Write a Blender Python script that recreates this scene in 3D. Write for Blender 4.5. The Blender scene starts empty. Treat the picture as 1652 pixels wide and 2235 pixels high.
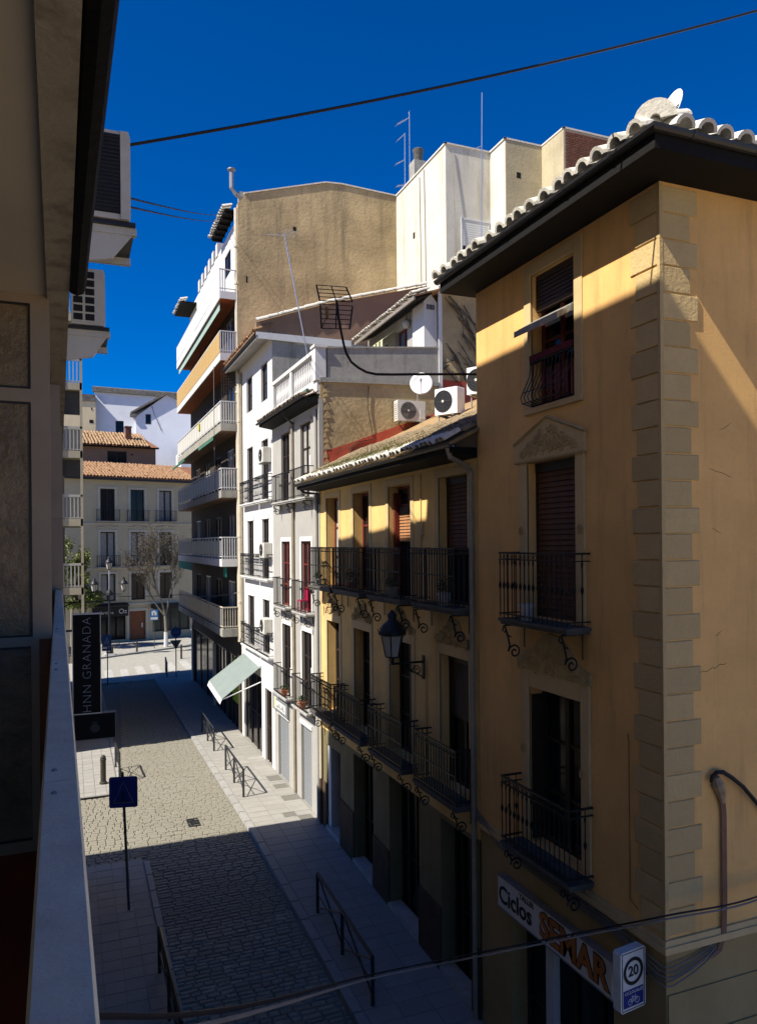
import bpy, math, random
from mathutils import Vector, Matrix
R = math.radians
rnd = random.Random(7)
sc = bpy.context.scene
COL = sc.collection

# ------------------------------------------------------------------ camera
FPX, ROLL, YAW, SHIFT, EYE = 1670.0, R(.5), R(21.89), 66.6, 8.7   # solved for a 1652 px wide frame
cam_d = bpy.data.cameras.new('camera')
cam_d.sensor_fit = 'HORIZONTAL'
cam_d.sensor_width = 36.0
cam_d.lens = FPX / 1652 * 36.0
cam_d.shift_y = SHIFT / 1652
cam_d.clip_start = .05
cam_d.clip_end = 2000
cam = bpy.data.objects.new('camera', cam_d)
COL.objects.link(cam)
cam.matrix_world = Matrix.Translation((0, 0, EYE)) @ Matrix.Rotation(-YAW, 4, 'Z') @ Matrix.Rotation(R(90), 4, 'X') @ Matrix.Rotation(-ROLL, 4, 'Z')
sc.camera = cam

# ------------------------------------------------------------------ sky, sun, exposure
SUN = Vector((1, .18, -1.12)).normalized()           # the way the light travels
ELEV = math.asin(-SUN.z)
AZ = math.atan2(-SUN.x, -SUN.y)                       # clockwise from +Y
w = bpy.data.worlds.new('World')
sc.world = w
w.use_nodes = True
nt = w.node_tree
bg = nt.nodes['Background']
sky = nt.nodes.new('ShaderNodeTexSky')
sky.sky_type = 'NISHITA'
sky.sun_disc = False
sky.sun_elevation = ELEV
sky.sun_rotation = AZ
sky.altitude = 700
sky.air_density = 0.7
sky.dust_density = 0.5
sky.ozone_density = 5.0
hs = nt.nodes.new('ShaderNodeHueSaturation')
hs.inputs['Saturation'].default_value = 1.6
hs.inputs['Hue'].default_value = .511
hs.inputs['Value'].default_value = 1.0
nt.links.new(sky.outputs[0], hs.inputs['Color'])
nt.links.new(hs.outputs[0], bg.inputs[0])
bg.inputs[1].default_value = .094
sl = bpy.data.lights.new('sun', 'SUN')
sl.energy = 5.0
sl.angle = R(.53)
sl.color = (1, .94, .84)
so = bpy.data.objects.new('sun', sl)
COL.objects.link(so)
so.rotation_euler = SUN.to_track_quat('-Z', 'Y').to_euler()
so.location = (-20, -5, 40)
vs = sc.view_settings
vs.view_transform = 'Standard'
vs.look = 'None'
vs.gamma = 1
vs.use_curve_mapping = False
vs.exposure = .75
sc.render.engine = 'CYCLES'
sc.cycles.use_denoising = True
sc.cycles.max_bounces = 8
sc.cycles.diffuse_bounces = 2
sc.cycles.sample_clamp_indirect = 6

# ------------------------------------------------------------------ materials
def s(r, g, b):
    f = lambda c: (c / 255 / 12.92) if c <= 10 else ((c / 255 + .055) / 1.055) ** 2.4
    return (f(r), f(g), f(b))

MATS = {}
def mat(name, col, rough=.85, var=.18, scale=2.5, bump=.0, bscale=40, stain=0, stain_col=None, metal=0, spec=.3, rand=0.0, streak=False, grunge=None, sscale=None):
    """procedural surface: base colour, cloudy variation, stains or vertical streaks, fine bump, per-object variation"""
    if name in MATS:
        return MATS[name]
    m = bpy.data.materials.new(name)
    m.use_nodes = True
    t = m.node_tree
    n, l = t.nodes, t.links
    p = n['Principled BSDF']
    p.inputs['Roughness'].default_value = rough
    p.inputs['Metallic'].default_value = metal
    p.inputs['Specular IOR Level'].default_value = spec
    tc = n.new('ShaderNodeTexCoord')
    oi = n.new('ShaderNodeObjectInfo')
    def noise(sc_, det, w_=0.0, mapping=None):
        x = n.new('ShaderNodeTexNoise')
        x.noise_dimensions = '4D'
        x.inputs['Scale'].default_value = sc_
        x.inputs['Detail'].default_value = det
        x.inputs['Roughness'].default_value = .6
        src = tc.outputs['Object']
        if mapping:
            mp = n.new('ShaderNodeMapping')
            mp.inputs['Scale'].default_value = mapping
            l.new(src, mp.inputs[0])
            src = mp.outputs[0]
        l.new(src, x.inputs['Vector'])
        ad = n.new('ShaderNodeMath')
        ad.operation = 'MULTIPLY_ADD'
        ad.inputs[1].default_value = 31.0 if rand else 0.0
        ad.inputs[2].default_value = w_
        l.new(oi.outputs['Random'], ad.inputs[0])
        l.new(ad.outputs[0], x.inputs['W'])
        return x.outputs['Fac']
    def ramp(fac, a, b):
        r_ = n.new('ShaderNodeMapRange')
        r_.inputs[1].default_value = a
        r_.inputs[2].default_value = b
        l.new(fac, r_.inputs[0])
        return r_.outputs[0]
    def mix(fac, ca, cb):
        x = n.new('ShaderNodeMix')
        x.data_type = 'RGBA'
        for sock, v in ((x.inputs[0], fac), (x.inputs[6], ca), (x.inputs[7], cb)):
            if isinstance(v, (tuple, list)):
                sock.default_value = tuple(v)[:3] + (1,)
            elif isinstance(v, float):
                sock.default_value = v
            else:
                l.new(v, sock)
        return x.outputs[2]
    dk = tuple(c * (1 - var) for c in col)
    lt = tuple(min(.9, c * (1 + var * .6)) for c in col)
    c = mix(ramp(noise(scale, 6), .32, .68), dk, lt)
    if rand:
        rr = ramp(oi.outputs['Random'], 0, 1)
        c = mix(rr, tuple(x * (1 - rand) for x in col), c)
    if stain:
        sc_ = stain_col or tuple(x * .45 for x in col)
        mp = (1.6, 1.6, .16) if streak else (1, 1, 1)
        st = ramp(noise(sscale or (1.1 if not streak else 2.2), 8, 5.0, mp), .52, .78)
        ml = n.new('ShaderNodeMath')
        ml.operation = 'MULTIPLY'
        ml.inputs[1].default_value = stain
        l.new(st, ml.inputs[0])
        c = mix(ml.outputs[0], c, sc_)
    if grunge:
        g = ramp(noise(14, 10, 9.0), .5, .75)
        ml = n.new('ShaderNodeMath')
        ml.operation = 'MULTIPLY'
        ml.inputs[1].default_value = grunge
        l.new(g, ml.inputs[0])
        c = mix(ml.outputs[0], c, tuple(x * .4 for x in col))
    l.new(c, p.inputs['Base Color'])
    if bump:
        b = n.new('ShaderNodeBump')
        b.inputs['Strength'].default_value = bump
        b.inputs['Distance'].default_value = .02
        l.new(noise(bscale, 6, 2.0), b.inputs['Height'])
        l.new(b.outputs[0], p.inputs['Normal'])
    MATS[name] = m
    return m

OCHRE = mat('ochre_plaster', (0.8, 0.47, 0.165), var=.15, scale=.9, bump=.3, bscale=45, stain=.6, stain_col=(.36, .20, .075), streak=True, grunge=.14)
OCHRE2 = mat('yellow_plaster', (0.78, 0.51, 0.19), var=.16, scale=1.2, bump=.3, bscale=45, stain=.45, stain_col=(.36, .24, .10), streak=True, grunge=.15)
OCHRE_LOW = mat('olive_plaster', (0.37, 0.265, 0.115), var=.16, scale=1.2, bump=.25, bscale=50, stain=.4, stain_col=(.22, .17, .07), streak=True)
QUOIN = mat('quoin_stone', (0.63, 0.455, 0.21), var=.13, scale=3, bump=.9, bscale=20, rand=.24, grunge=.15)
TRIM = mat('ochre_trim', (0.6, 0.435, 0.215), var=.1, scale=3, bump=.15)
DADO = mat('brown_dado', (.085, .055, .035), var=.25, scale=2, bump=.2)
GREYP = mat('grey_plaster', (0.38, 0.365, 0.33), var=.08, scale=1.4, bump=.15, stain=.25, stain_col=(.42, .40, .36), streak=True)
WHITEP = mat('white_plaster', (0.62, 0.61, 0.585), var=.05, scale=1.2, bump=.12, stain=.12, stain_col=(.62, .60, .55), streak=True)
WHITET = mat('white_trim', (0.64, 0.63, 0.6), var=.05, scale=3, bump=.1)
BEIGE = mat('bare_render', (0.49, 0.37, 0.195), var=.42, scale=.45, bump=.9, bscale=7, stain=.95, stain_col=(.19, .15, .095), streak=True, grunge=.3, sscale=1.3)
BEIGE2 = mat('patched_render', (.47, .36, .19), var=.3, scale=1.1, bump=.9, bscale=7, stain=.6, stain_col=(.24, .17, .08), grunge=.4)
REDP = mat('red_waterproof_paint', (.48, .09, .05), var=.25, scale=2, bump=.5, bscale=12, stain=.5, stain_col=(.36, .20, .10), grunge=.3)
CONC = mat('grey_cement', (0.34, 0.325, 0.28), var=.2, scale=1.6, bump=.5, bscale=20, stain=.9, stain_col=(.13, .12, .095), streak=True, grunge=.4)
OLDWHITE = mat('weathered_white_render', (0.64, 0.605, 0.5), var=.1, scale=1.0, bump=.45, bscale=14, stain=1.0, stain_col=(.36, .30, .19), streak=True, grunge=.35, sscale=1.5)
BRICKM = mat('old_brick', (.21, .09, .055), var=.35, scale=5, bump=.5, bscale=20, rand=.35)
MORTAR = mat('mortar', (.27, .22, .17), var=.2, scale=6, bump=.4)
TERRA = mat('terracotta_tile', (0.35, 0.2, 0.105), var=.3, scale=6, bump=.4, bscale=30, rand=.28, grunge=.35)
TERRA2 = mat('pale_terracotta_tile', (0.42, 0.27, 0.145), var=.3, scale=6, bump=.4, bscale=30, rand=.3, grunge=.3)
CREAMT = mat('limewashed_tile', (0.74, 0.7, 0.6), var=.25, scale=7, bump=.6, bscale=24, rand=.15, grunge=.45)
IRON = mat('black_iron', (.012, .012, .014), rough=.5, var=.3, scale=12, spec=.4)
GUT = mat('dark_gutter_metal', (0.022, 0.022, 0.023), rough=.42, var=.3, scale=5, spec=.5)
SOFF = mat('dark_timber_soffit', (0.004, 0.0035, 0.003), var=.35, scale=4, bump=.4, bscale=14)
GLASS = mat('dark_glass', (.010, .011, .013), rough=.12, var=.1, spec=.3)
CURT = mat('pale_curtain', (.35, .34, .31), var=.2, scale=6, bump=.3)
WOODB = mat('brown_shutter_wood', (.11, .05, .022), var=.3, scale=8, rough=.55, bump=.2)
WOODR = mat('red_wood', (.16, .03, .02), var=.25, scale=7, rough=.5)
WOODD = mat('dark_door_wood', (.035, .022, .015), var=.3, scale=5, rough=.5)
DOORW = mat('brown_house_door', (.22, .075, .03), var=.25, scale=4, rough=.5, bump=.15)
SLATO = mat('timber_blind', (.36, .17, .075), var=.25, scale=9, rough=.6)
BLACK = mat('unlit_interior', (.006, .006, .006), var=.2, rough=.9)
MARBLE = mat('pale_slab', (.42, .41, .38), var=.2, scale=5, bump=.2)
PIPEG = mat('grey_zinc_pipe', (0.3, 0.25, 0.18), var=.2, scale=4, rough=.5, spec=.5)
PIPEC = mat('cream_pipe', (.58, .52, .40), var=.15, scale=4, rough=.6)
ACW = mat('cream_enamel', (.62, .60, .53), var=.1, scale=4, rough=.45, spec=.4, grunge=.15)
ACWH = mat('white_enamel', (.78, .78, .76), var=.06, scale=4, rough=.4, spec=.4)
FAN = mat('fan_black', (.015, .015, .017), var=.2, rough=.4)
PLAST = mat('black_cable', (.012, .011, .012), var=.2, rough=.55)
GREYC = mat('grey_cable', (.20, .18, .165), var=.2, rough=.6)
ALU = mat('aluminium', (.52, .53, .55), var=.1, rough=.35, metal=.7)
GALV = mat('galvanised_steel', (.30, .30, .30), var=.2, rough=.5, metal=.4)
WHITEM = mat('white_paint_metal', (0.56, 0.56, 0.55), var=.08, rough=.5)
REED = mat('reed_screen', (.50, .33, .13), var=.35, scale=18, bump=.5, bscale=60)
GREENAW = mat('green_awning_cloth', (.055, .17, .12), var=.2, scale=6)
MINT = mat('mint_awning_cloth', (0.215, 0.255, 0.235), var=.1, scale=3, rough=.5)
STRIPE1 = mat('cream_cloth', (.62, .60, .38), var=.12)
STRIPE2 = mat('olive_cloth', (.10, .11, .04), var=.15)
SOFFO = mat('terracotta_soffit', (.30, .085, .03), var=.2, scale=2)
CREAM = mat('cream_wall', (.74, .62, .38), var=.08, scale=1, bump=.2, stain=.2, streak=True)
DKBROWN = mat('dark_brown_wall', (0.13, 0.09, 0.05), var=.1, scale=1, bump=.2)
EWALL = mat('stone_beige_paint', (0.53, 0.455, 0.3), var=.08, scale=1, bump=.15, stain=.3, stain_col=(.30, .27, .17), streak=True)
ETRIM = mat('pale_window_trim', (0.56, 0.52, 0.41), var=.06, scale=2)
MAUVE = mat('mauve_plaster', (0.25, 0.155, 0.1), var=.1, scale=1.2, bump=.2)
MYTAN = mat('tan_ceiling_paint', (0.58, 0.49, 0.37), var=.12, scale=1.0, bump=.12, bscale=20, stain=.25, streak=False)
MYTAN2 = mat('stained_slab_edge', (.43, .37, .28), var=.15, scale=2, bump=.3, stain=.9, stain_col=(.07, .045, .03), sscale=5)
PANELG = mat('brown_ribbed_glass', (0.2, 0.14, 0.075), var=.35, scale=5, bump=.9, bscale=22, rough=.3, spec=.5)
FRAMEG = mat('greige_frame', (0.31, 0.24, 0.17), var=.14, scale=2, rough=.5, stain=.3, sscale=4)
COPING = mat('grey_coping_metal', (0.9, 0.77, 0.57), var=.18, scale=4, bump=.25, bscale=90, rough=.55, spec=.3, grunge=.3, stain=.3)
REDTILE = mat('dark_red_floor_tile', (.16, .028, .014), var=.3, scale=2, rough=.5)
SIGNBLK = mat('black_sign_face', (.008, .008, .009), var=.2, rough=.5, spec=.15)
SIGNW = mat('sign_white', (.68, .67, .63), var=.12, scale=4, rough=.45, grunge=.22)
SIGNB = mat('sign_blue', (.012, .028, .19), var=.15, scale=5, rough=.4)
SIGNB2 = mat('sign_bright_blue', (.03, .16, .42), var=.1, rough=.4)
SIGNO = mat('sign_orange', (0.42, 0.15, 0.035), var=.12, scale=8, rough=.5)
SIGNR = mat('sign_red', (.40, .02, .015), var=.1, rough=.4)
INK = mat('sign_black_ink', (.012, .012, .012), var=.1, rough=.5)
CHAIR = mat('magenta_plastic', (.42, .012, .07), var=.1, rough=.4)
POTW = mat('white_pot', (.62, .61, .57), var=.12, rough=.6)
POTT = mat('terracotta_pot', (.36, .13, .06), var=.2)
LEAF = mat('dark_leaf', (.055, .085, .025), var=.4, scale=10, rough=.6)
LEAFY = mat('yellow_green_leaf', (0.14, 0.165, 0.03), var=.4, scale=8, rough=.6)
MOSS = mat('roof_moss', (.13, .135, .035), var=.5, scale=9, rough=.9)
BARK = mat('pale_bark', (0.21, 0.185, 0.145), var=.3, scale=6, bump=.4)
TWIG = mat('dry_twig', (0.115, 0.095, 0.07), var=.35, scale=9)
LAMPG = mat('frosted_lamp_glass', (.42, .40, .35), var=.08, scale=4, rough=.35)
COBB = mat('granite_cobble', (0.35, 0.325, 0.255), var=.38, scale=4.5, bump=.7, bscale=34, rand=.3, grunge=.4, stain=.45, stain_col=(.20, .18, .12), sscale=.7)
COBBJ = mat('cobble_joint', (0.2, 0.185, 0.145), var=.3, scale=9, bump=.6)
PAVE = mat('pavement_slab', (0.33, 0.315, 0.28), var=.14, scale=2.5, bump=.25, bscale=45, rand=.12, stain=.25)
PAVEJ = mat('pavement_joint', (0.27, 0.26, 0.23), var=.2, scale=4)
KERBM = mat('granite_kerb', (0.34, 0.33, 0.3), var=.15, scale=5, bump=.3, rand=.12)
ASPH = mat('asphalt', (0.34, 0.325, 0.28), var=.12, scale=3, bump=.4, bscale=70)
ZEB = mat('worn_white_paint', (0.43, 0.42, 0.385), var=.2, scale=4, stain=.5, stain_col=(.25, .24, .21), grunge=.3)
GROUND = mat('sandy_bounce_ground', (0.46, 0.35, 0.22), var=.2, scale=.4)  # sandy tone raised for warm bounce from unseen ground behind the camera
BOLL = mat('dark_bollard_paint', (.05, .045, .03), var=.3, scale=9, rough=.55)
POLEG = mat('dark_sign_pole', (.07, .07, .07), var=.2, rough=.5)
LIME = mat('lime_green_paint', (.30, .42, .03), var=.2)
DSLAB = mat('dark_balcony_slab', (.10, .095, .085), var=.3, scale=5, bump=.3)
OWNW = mat('own_block_render', (.27, .205, .14), var=.2, scale=1, bump=.2)  # unseen lower wall, kept dark to limit fill light in the street
LOWB = mat('shaded_grimy_olive_plaster', (.20, .165, .085), var=.2, scale=1.2, bump=.25, stain=.5, stain_col=(.09, .07, .035), streak=True)  # olive darkened to carry the ground floor's deep shade, plus stains
STRAW = mat('straw_weathered_tile', (0.29, 0.215, 0.125), var=.4, scale=6, bump=.6, bscale=22, rand=.35, grunge=.5)
CREAMB = mat('cream_bare_render', (.47, .40, .25), var=.18, scale=1, bump=.5, bscale=10, stain=.6, stain_col=(.27, .22, .13), streak=True, grunge=.3)
HCREAM = mat('dull_cream_paint', (.40, .355, .25), var=.1, scale=2)
HRAIL = mat('dull_rail_paint', (.42, .40, .34), var=.1, scale=2)
OWNU = mat('own_block_bounce_render', (0.72, 0.54, 0.34), var=.15, scale=1, bump=.2)  # unseen upper wall, made pale and warm to bounce light across the street
CARVE = mat('carved_ochre_stucco', (.47, .335, .15), var=.2, scale=6, bump=.4, bscale=30)

# ------------------------------------------------------------------ mesh helpers
class MB:
    """collects shapes for ONE mesh"""
    def __init__(self):
        self.v, self.f = [], []
    def add(self, vs_, fs_):
        o = len(self.v)
        self.v += [tuple(x) for x in vs_]
        self.f += [tuple(i + o for i in f) for f in fs_]
        return self
    def box(self, x0, x1, y0, y1, z0, z1):
        x0, x1 = min(x0, x1), max(x0, x1); y0, y1 = min(y0, y1), max(y0, y1); z0, z1 = min(z0, z1), max(z0, z1)
        return self.add([(x0, y0, z0), (x1, y0, z0), (x1, y1, z0), (x0, y1, z0), (x0, y0, z1), (x1, y0, z1), (x1, y1, z1), (x0, y1, z1)],
                        [(0, 3, 2, 1), (4, 5, 6, 7), (0, 1, 5, 4), (1, 2, 6, 5), (2, 3, 7, 6), (3, 0, 4, 7)])
    def cbox(self, x0, x1, y0, y1, z0, z1, c=.012):
        """box whose outward (-y) face has chamfered edges"""
        return self.add([(x0, y1, z0), (x1, y1, z0), (x1, y1, z1), (x0, y1, z1), (x0, y0 + c, z0), (x1, y0 + c, z0), (x1, y0 + c, z1), (x0, y0 + c, z1),
                         (x0 + c, y0, z0 + c), (x1 - c, y0, z0 + c), (x1 - c, y0, z1 - c), (x0 + c, y0, z1 - c)],
                        [(0, 1, 5, 4), (1, 2, 6, 5), (2, 3, 7, 6), (3, 0, 4, 7), (4, 5, 9, 8), (5, 6, 10, 9), (6, 7, 11, 10), (7, 4, 8, 11), (8, 9, 10, 11), (3, 2, 1, 0)])
    def hull(self, bottom, top):
        n = len(bottom)
        return self.add(list(bottom) + list(top), [tuple(range(n))[::-1], tuple(range(n, 2 * n))] + [(i, (i + 1) % n, n + (i + 1) % n, n + i) for i in range(n)])
    def prism(self, pts, axis, a, b):
        """polygon in the two other axes extruded along AXIS from a to b"""
        def P(p, t):
            return {'x': (t, p[0], p[1]), 'y': (p[0], t, p[1]), 'z': (p[0], p[1], t)}[axis]
        return self.hull([P(p, a) for p in pts], [P(p, b) for p in pts])
    def tube(self, pts, r, n=6, cap=True):
        pts = [Vector(p) for p in pts]
        rs = r if isinstance(r, (list, tuple)) else [r] * len(pts)
        rings, prev = [], None
        for i, p in enumerate(pts):
            d = (pts[min(i + 1, len(pts) - 1)] - pts[max(i - 1, 0)])
            d = d.normalized() if d.length > 1e-9 else Vector((0, 0, 1))
            if prev is None:
                up = Vector((0, 0, 1)) if abs(d.z) < .9 else Vector((1, 0, 0))
                a = d.cross(up).normalized()
            else:
                a = (prev - d * prev.dot(d)).normalized()
            prev = a
            b = d.cross(a)
            rings.append([p + (a * math.cos(6.2832 * k / n) + b * math.sin(6.2832 * k / n)) * rs[i] for k in range(n)])
        vs_ = [q for rg in rings for q in rg]
        fs_ = [(i * n + k, i * n + (k + 1) % n, (i + 1) * n + (k + 1) % n, (i + 1) * n + k) for i in range(len(pts) - 1) for k in range(n)]
        if cap:
            fs_ += [tuple(range(n))[::-1], tuple(range((len(pts) - 1) * n, len(pts) * n))]
        return self.add(vs_, fs_)
    def bar(self, p, q, wd, up=(0, 0, 1)):
        """square bar between two points"""
        return self.tube([p, q], wd * .7071, 4)
    def lathe(self, prof, c=(0, 0, 0), n=12, axis='z'):
        vs_, fs_ = [], []
        for r_, z in prof:
            for k in range(n):
                a = 6.28318 * (k + .5) / n
                x, y = r_ * math.cos(a), r_ * math.sin(a)
                vs_.append({'z': (c[0] + x, c[1] + y, c[2] + z), 'y': (c[0] + x, c[1] + z, c[2] + y), 'x': (c[0] + z, c[1] + x, c[2] + y)}[axis])
        for i in range(len(prof) - 1):
            for k in range(n):
                fs_.append((i * n + k, i * n + (k + 1) % n, (i + 1) * n + (k + 1) % n, (i + 1) * n + k))
        fs_ += [tuple(range(n))[::-1], tuple(range((len(prof) - 1) * n, len(prof) * n))]
        return self.add(vs_, fs_)
    def quad(self, *p):
        return self.add(p, [tuple(range(len(p)))])
    def mesh(self, name):
        me = bpy.data.meshes.new(name)
        me.from_pydata(self.v, [], self.f)
        me.update()
        return me
    def build(self, name, m, parent=None, loc=(0, 0, 0), smooth=False, recalc=False):
        me = self.mesh(name)
        if recalc:
            import bmesh
            b = bmesh.new(); b.from_mesh(me)
            bmesh.ops.recalc_face_normals(b, faces=b.faces)
            b.to_mesh(me); b.free()
        me.materials.append(m)
        if smooth:
            for p in me.polygons:
                p.use_smooth = True
        return link(name, me, parent, loc)

def link(name, me, parent=None, loc=(0, 0, 0), rot=None, scale=None):
    o = bpy.data.objects.new(name, me)
    COL.objects.link(o)
    o.parent = parent
    o.location = loc
    if rot is not None:
        o.rotation_euler = rot
    if scale is not None:
        o.scale = scale
    return o

def tag(o, label=None, cat=None, group=None, kind=None):
    for k, v in (('label', label), ('category', cat), ('group', group), ('kind', kind)):
        if v:
            o[k] = v
    return o

def thing(name, label, cat, loc=(0, 0, 0), rz=0, group=None):
    o = bpy.data.objects.new(name, None)
    COL.objects.link(o)
    o.location = loc
    o.rotation_euler = (0, 0, rz)
    o.empty_display_size = .2
    return tag(o, label, cat, group)

def P(name, m, parent, fn, smooth=False, recalc=False):
    mb = MB(); fn(mb)
    return mb.build(name, m, parent, smooth=smooth, recalc=recalc)

def box(name, m, parent, *a):
    return MB().box(*a).build(name, m, parent)

# pixel of the 1652-wide photograph -> direction, cut by a plane that the thing lies on
def ray(px, py):
    x, y = (px - 826) / FPX, (1117.5 - py + SHIFT) / FPX
    x2 = x * math.cos(ROLL) + y * math.sin(ROLL); y2 = -x * math.sin(ROLL) + y * math.cos(ROLL)
    c, s_ = math.cos(YAW), math.sin(YAW)
    return (x2 * c + s_, -x2 * s_ + c, y2)
def onx(px, py, X):
    d = ray(px, py); t = X / d[0]; return Vector((X, t * d[1], EYE + t * d[2]))
def ony(px, py, Y):
    d = ray(px, py); t = Y / d[1]; return Vector((t * d[0], Y, EYE + t * d[2]))
def onz(px, py, Z=0.0):
    d = ray(px, py); t = (Z - EYE) / d[2]; return Vector((t * d[0], t * d[1], Z))
def ground_z(y):
    return -.045 * max(0.0, 22.8 - y)

# ------------------------------------------------------------------ building helpers (local frame: x right along the front, -y outwards, z up)
def wall_front(mb, x0, x1, z0, z1, ops, depth, y=0.0):
    xs = sorted({x0, x1, *[o[0] for o in ops], *[o[1] for o in ops]})
    zs = sorted({z0, z1, *[o[2] for o in ops], *[o[3] for o in ops]})
    xs = [v for v in xs if x0 - 1e-6 <= v <= x1 + 1e-6]; zs = [v for v in zs if z0 - 1e-6 <= v <= z1 + 1e-6]
    for i in range(len(xs) - 1):
        for j in range(len(zs) - 1):
            cx, cz = (xs[i] + xs[i + 1]) / 2, (zs[j] + zs[j + 1]) / 2
            if any(o[0] < cx < o[1] and o[2] < cz < o[3] for o in ops):
                continue
            mb.quad((xs[i], y, zs[j]), (xs[i + 1], y, zs[j]), (xs[i + 1], y, zs[j + 1]), (xs[i], y, zs[j + 1]))
    for a, b, c, d in ops:
        e = y + depth
        mb.quad((a, y, c), (a, y, d), (a, e, d), (a, e, c))
        mb.quad((b, y, c), (b, e, c), (b, e, d), (b, y, d))
        mb.quad((a, y, d), (b, y, d), (b, e, d), (a, e, d))
        mb.quad((a, y, c), (a, e, c), (b, e, c), (b, y, c))

def shell(mb, x0, x1, z0, z1, dep, ops, depth):
    """front wall with openings, and the sides, back and top of the block"""
    wall_front(mb, x0, x1, z0, z1, ops, depth)
    mb.quad((x0, 0, z0), (x0, 0, z1), (x0, dep, z1), (x0, dep, z0))
    mb.quad((x1, 0, z0), (x1, dep, z0), (x1, dep, z1), (x1, 0, z1))
    mb.quad((x0, dep, z0), (x0, dep, z1), (x1, dep, z1), (x1, dep, z0))
    mb.quad((x0, 0, z1), (x1, 0, z1), (x1, dep, z1), (x0, dep, z1))

def surround(parent, op, wd, m, proud=.03, sill=False, head=0, name='window_surround'):
    a, b, c, d = op
    def f(mb):
        mb.cbox(a - wd, a, -proud, .02, c, d + wd + head, .008)
        mb.cbox(b, b + wd, -proud, .02, c, d + wd + head, .008)
        mb.cbox(a, b, -proud, .02, d, d + wd + head, .008)
        if sill:
            mb.cbox(a - wd, b + wd, -proud - .02, .02, c - .1, c, .008)
    return P(name, m, parent, f)

def window(parent, op, depth, fm, cols=2, rows=2, fw=.06, pm=None, name='window'):
    """frame part with its panes as sub-parts"""
    a, b, c, d = op
    y0, y1 = depth - .08, depth - .02
    def f(mb):
        mb.box(a, a + fw, y0, y1, c, d); mb.box(b - fw, b, y0, y1, c, d)
        mb.box(a + fw, b - fw, y0, y1, c, c + fw); mb.box(a + fw, b - fw, y0, y1, d - fw, d)
        for i in range(1, cols):
            x = a + (b - a) * i / cols
            mb.box(x - fw * .6, x + fw * .6, y0 - .01, y1, c + fw, d - fw)
        for j in range(1, rows):
            z = c + (d - c) * j / rows
            for i in range(cols):
                mb.box(a + (b - a) * i / cols + fw * .6 + .004, a + (b - a) * (i + 1) / cols - fw * .6 - .004, y0 + .008, y1 - .004, z - fw * .3, z + fw * .3)
    o = P(name, fm, parent, f)
    for i in range(cols):
        for j in range(rows):
            box('pane', pm or GLASS, o, a + (b - a) * i / cols + fw * .5, a + (b - a) * (i + 1) / cols - fw * .5, depth - .045, depth - .035,
                c + (d - c) * j / rows + .01, c + (d - c) * (j + 1) / rows - .01)
    box('dark_room', BLACK, o, a, b, depth + .001, depth + .02, c, d)
    return o

def shutter(parent, op, depth, m, zbot=None, pitch=.085, name='roller_shutter', tilt=.5):
    """slatted blind: box at the head and one piece per slat; open below zbot"""
    a, b, c, d = op
    zb = c if zbot is None else zbot
    o = P(name, WOODD, parent, lambda mb: (mb.box(a, b, depth - .10, depth - .02, d - .16, d), mb.box(a, a + .04, depth - .09, depth - .03, c, d - .16), mb.box(b - .04, b, depth - .09, depth - .03, c, d - .16)))
    sl_ = MB()
    h = pitch * .46
    sl_.add([(-.5, -.012, -h), (.5, -.012, -h), (.5, .012, -h), (-.5, .012, -h), (-.5, .010, h), (.5, .010, h), (.5, .026, h), (-.5, .026, h)],
            [(0, 3, 2, 1), (4, 5, 6, 7), (0, 1, 5, 4), (1, 2, 6, 5), (2, 3, 7, 6), (3, 0, 4, 7)])
    me = sl_.mesh('slat'); me.materials.append(m)
    z = d - .16 - pitch / 2
    while z > zb:
        link('slat', me, o, ((a + b) / 2, depth - .07, z), scale=((b - a - .09), 1, 1))
        z -= pitch
    box('dark_room', BLACK, o, a, b, depth + .001, depth + .02, c, d)
    return o

def spiral(cx, cz, r0, r1, a0, turns, n=22):
    return [(cx + (r0 + (r1 - r0) * i / n) * math.cos(a0 + turns * 6.2832 * i / n), cz + (r0 + (r1 - r0) * i / n) * math.sin(a0 + turns * 6.2832 * i / n)) for i in range(n + 1)]

def scroll_mesh(proj, h=.62):
    """wrought iron S-bracket in the y-z plane: curl under the slab's edge, sweep, big curl below"""
    mb = MB()
    sp = spiral(-.62 * proj, -h * .62, .04, .15, 0, 1.6)[::-1]
    big = [(0, y, z) for y, z in spiral(-.28 * proj - .1, -h * .72, .125, .022, math.pi * .98, -1.45, 26)]
    st = [(0, -proj * .98, -.02), (0, -proj * 1.02, -.10), (0, -proj * .93, -.14), (0, -proj * .86, -.08)]
    lead = [(0, -proj * .93, -.02), (0, -proj * .80, -h * .3), (0, -proj * .72, -h * .55)]
    mb.tube(lead + big, .016, 5)
    mb.tube(st, .014, 5)
    mb.tube([(0, -proj * .93, -.02), (0, 0, -.02)], .014, 4)
    mb.tube([(0, -.03, -.02), (0, -.03, -h * .62)], .012, 4)
    mb.tube([(0, -proj * .86, -h * .27), (0, -proj * .66, -h * .33)], .012, 4)
    me = mb.mesh('bracket'); me.materials.append(IRON)
    return me

def bar_mesh(h, w_=.016, knob=False, name='baluster', m=None):
    mb = MB()
    if knob:
        mb.lathe([(w_ * .5, 0), (w_ * .5, h * .44), (w_ * .95, h * .46), (w_ * 1.5, h * .50), (w_ * .95, h * .54), (w_ * .5, h * .56), (w_ * .5, h * .80), (w_ * .9, h * .86), (w_ * .45, h * .93), (w_ * .5, h)], n=6)
    else:
        mb.box(-w_ / 2, w_ / 2, -w_ / 2, w_ / 2, 0, h)
    me = mb.mesh(name); me.materials.append(m or IRON)
    return me

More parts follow.
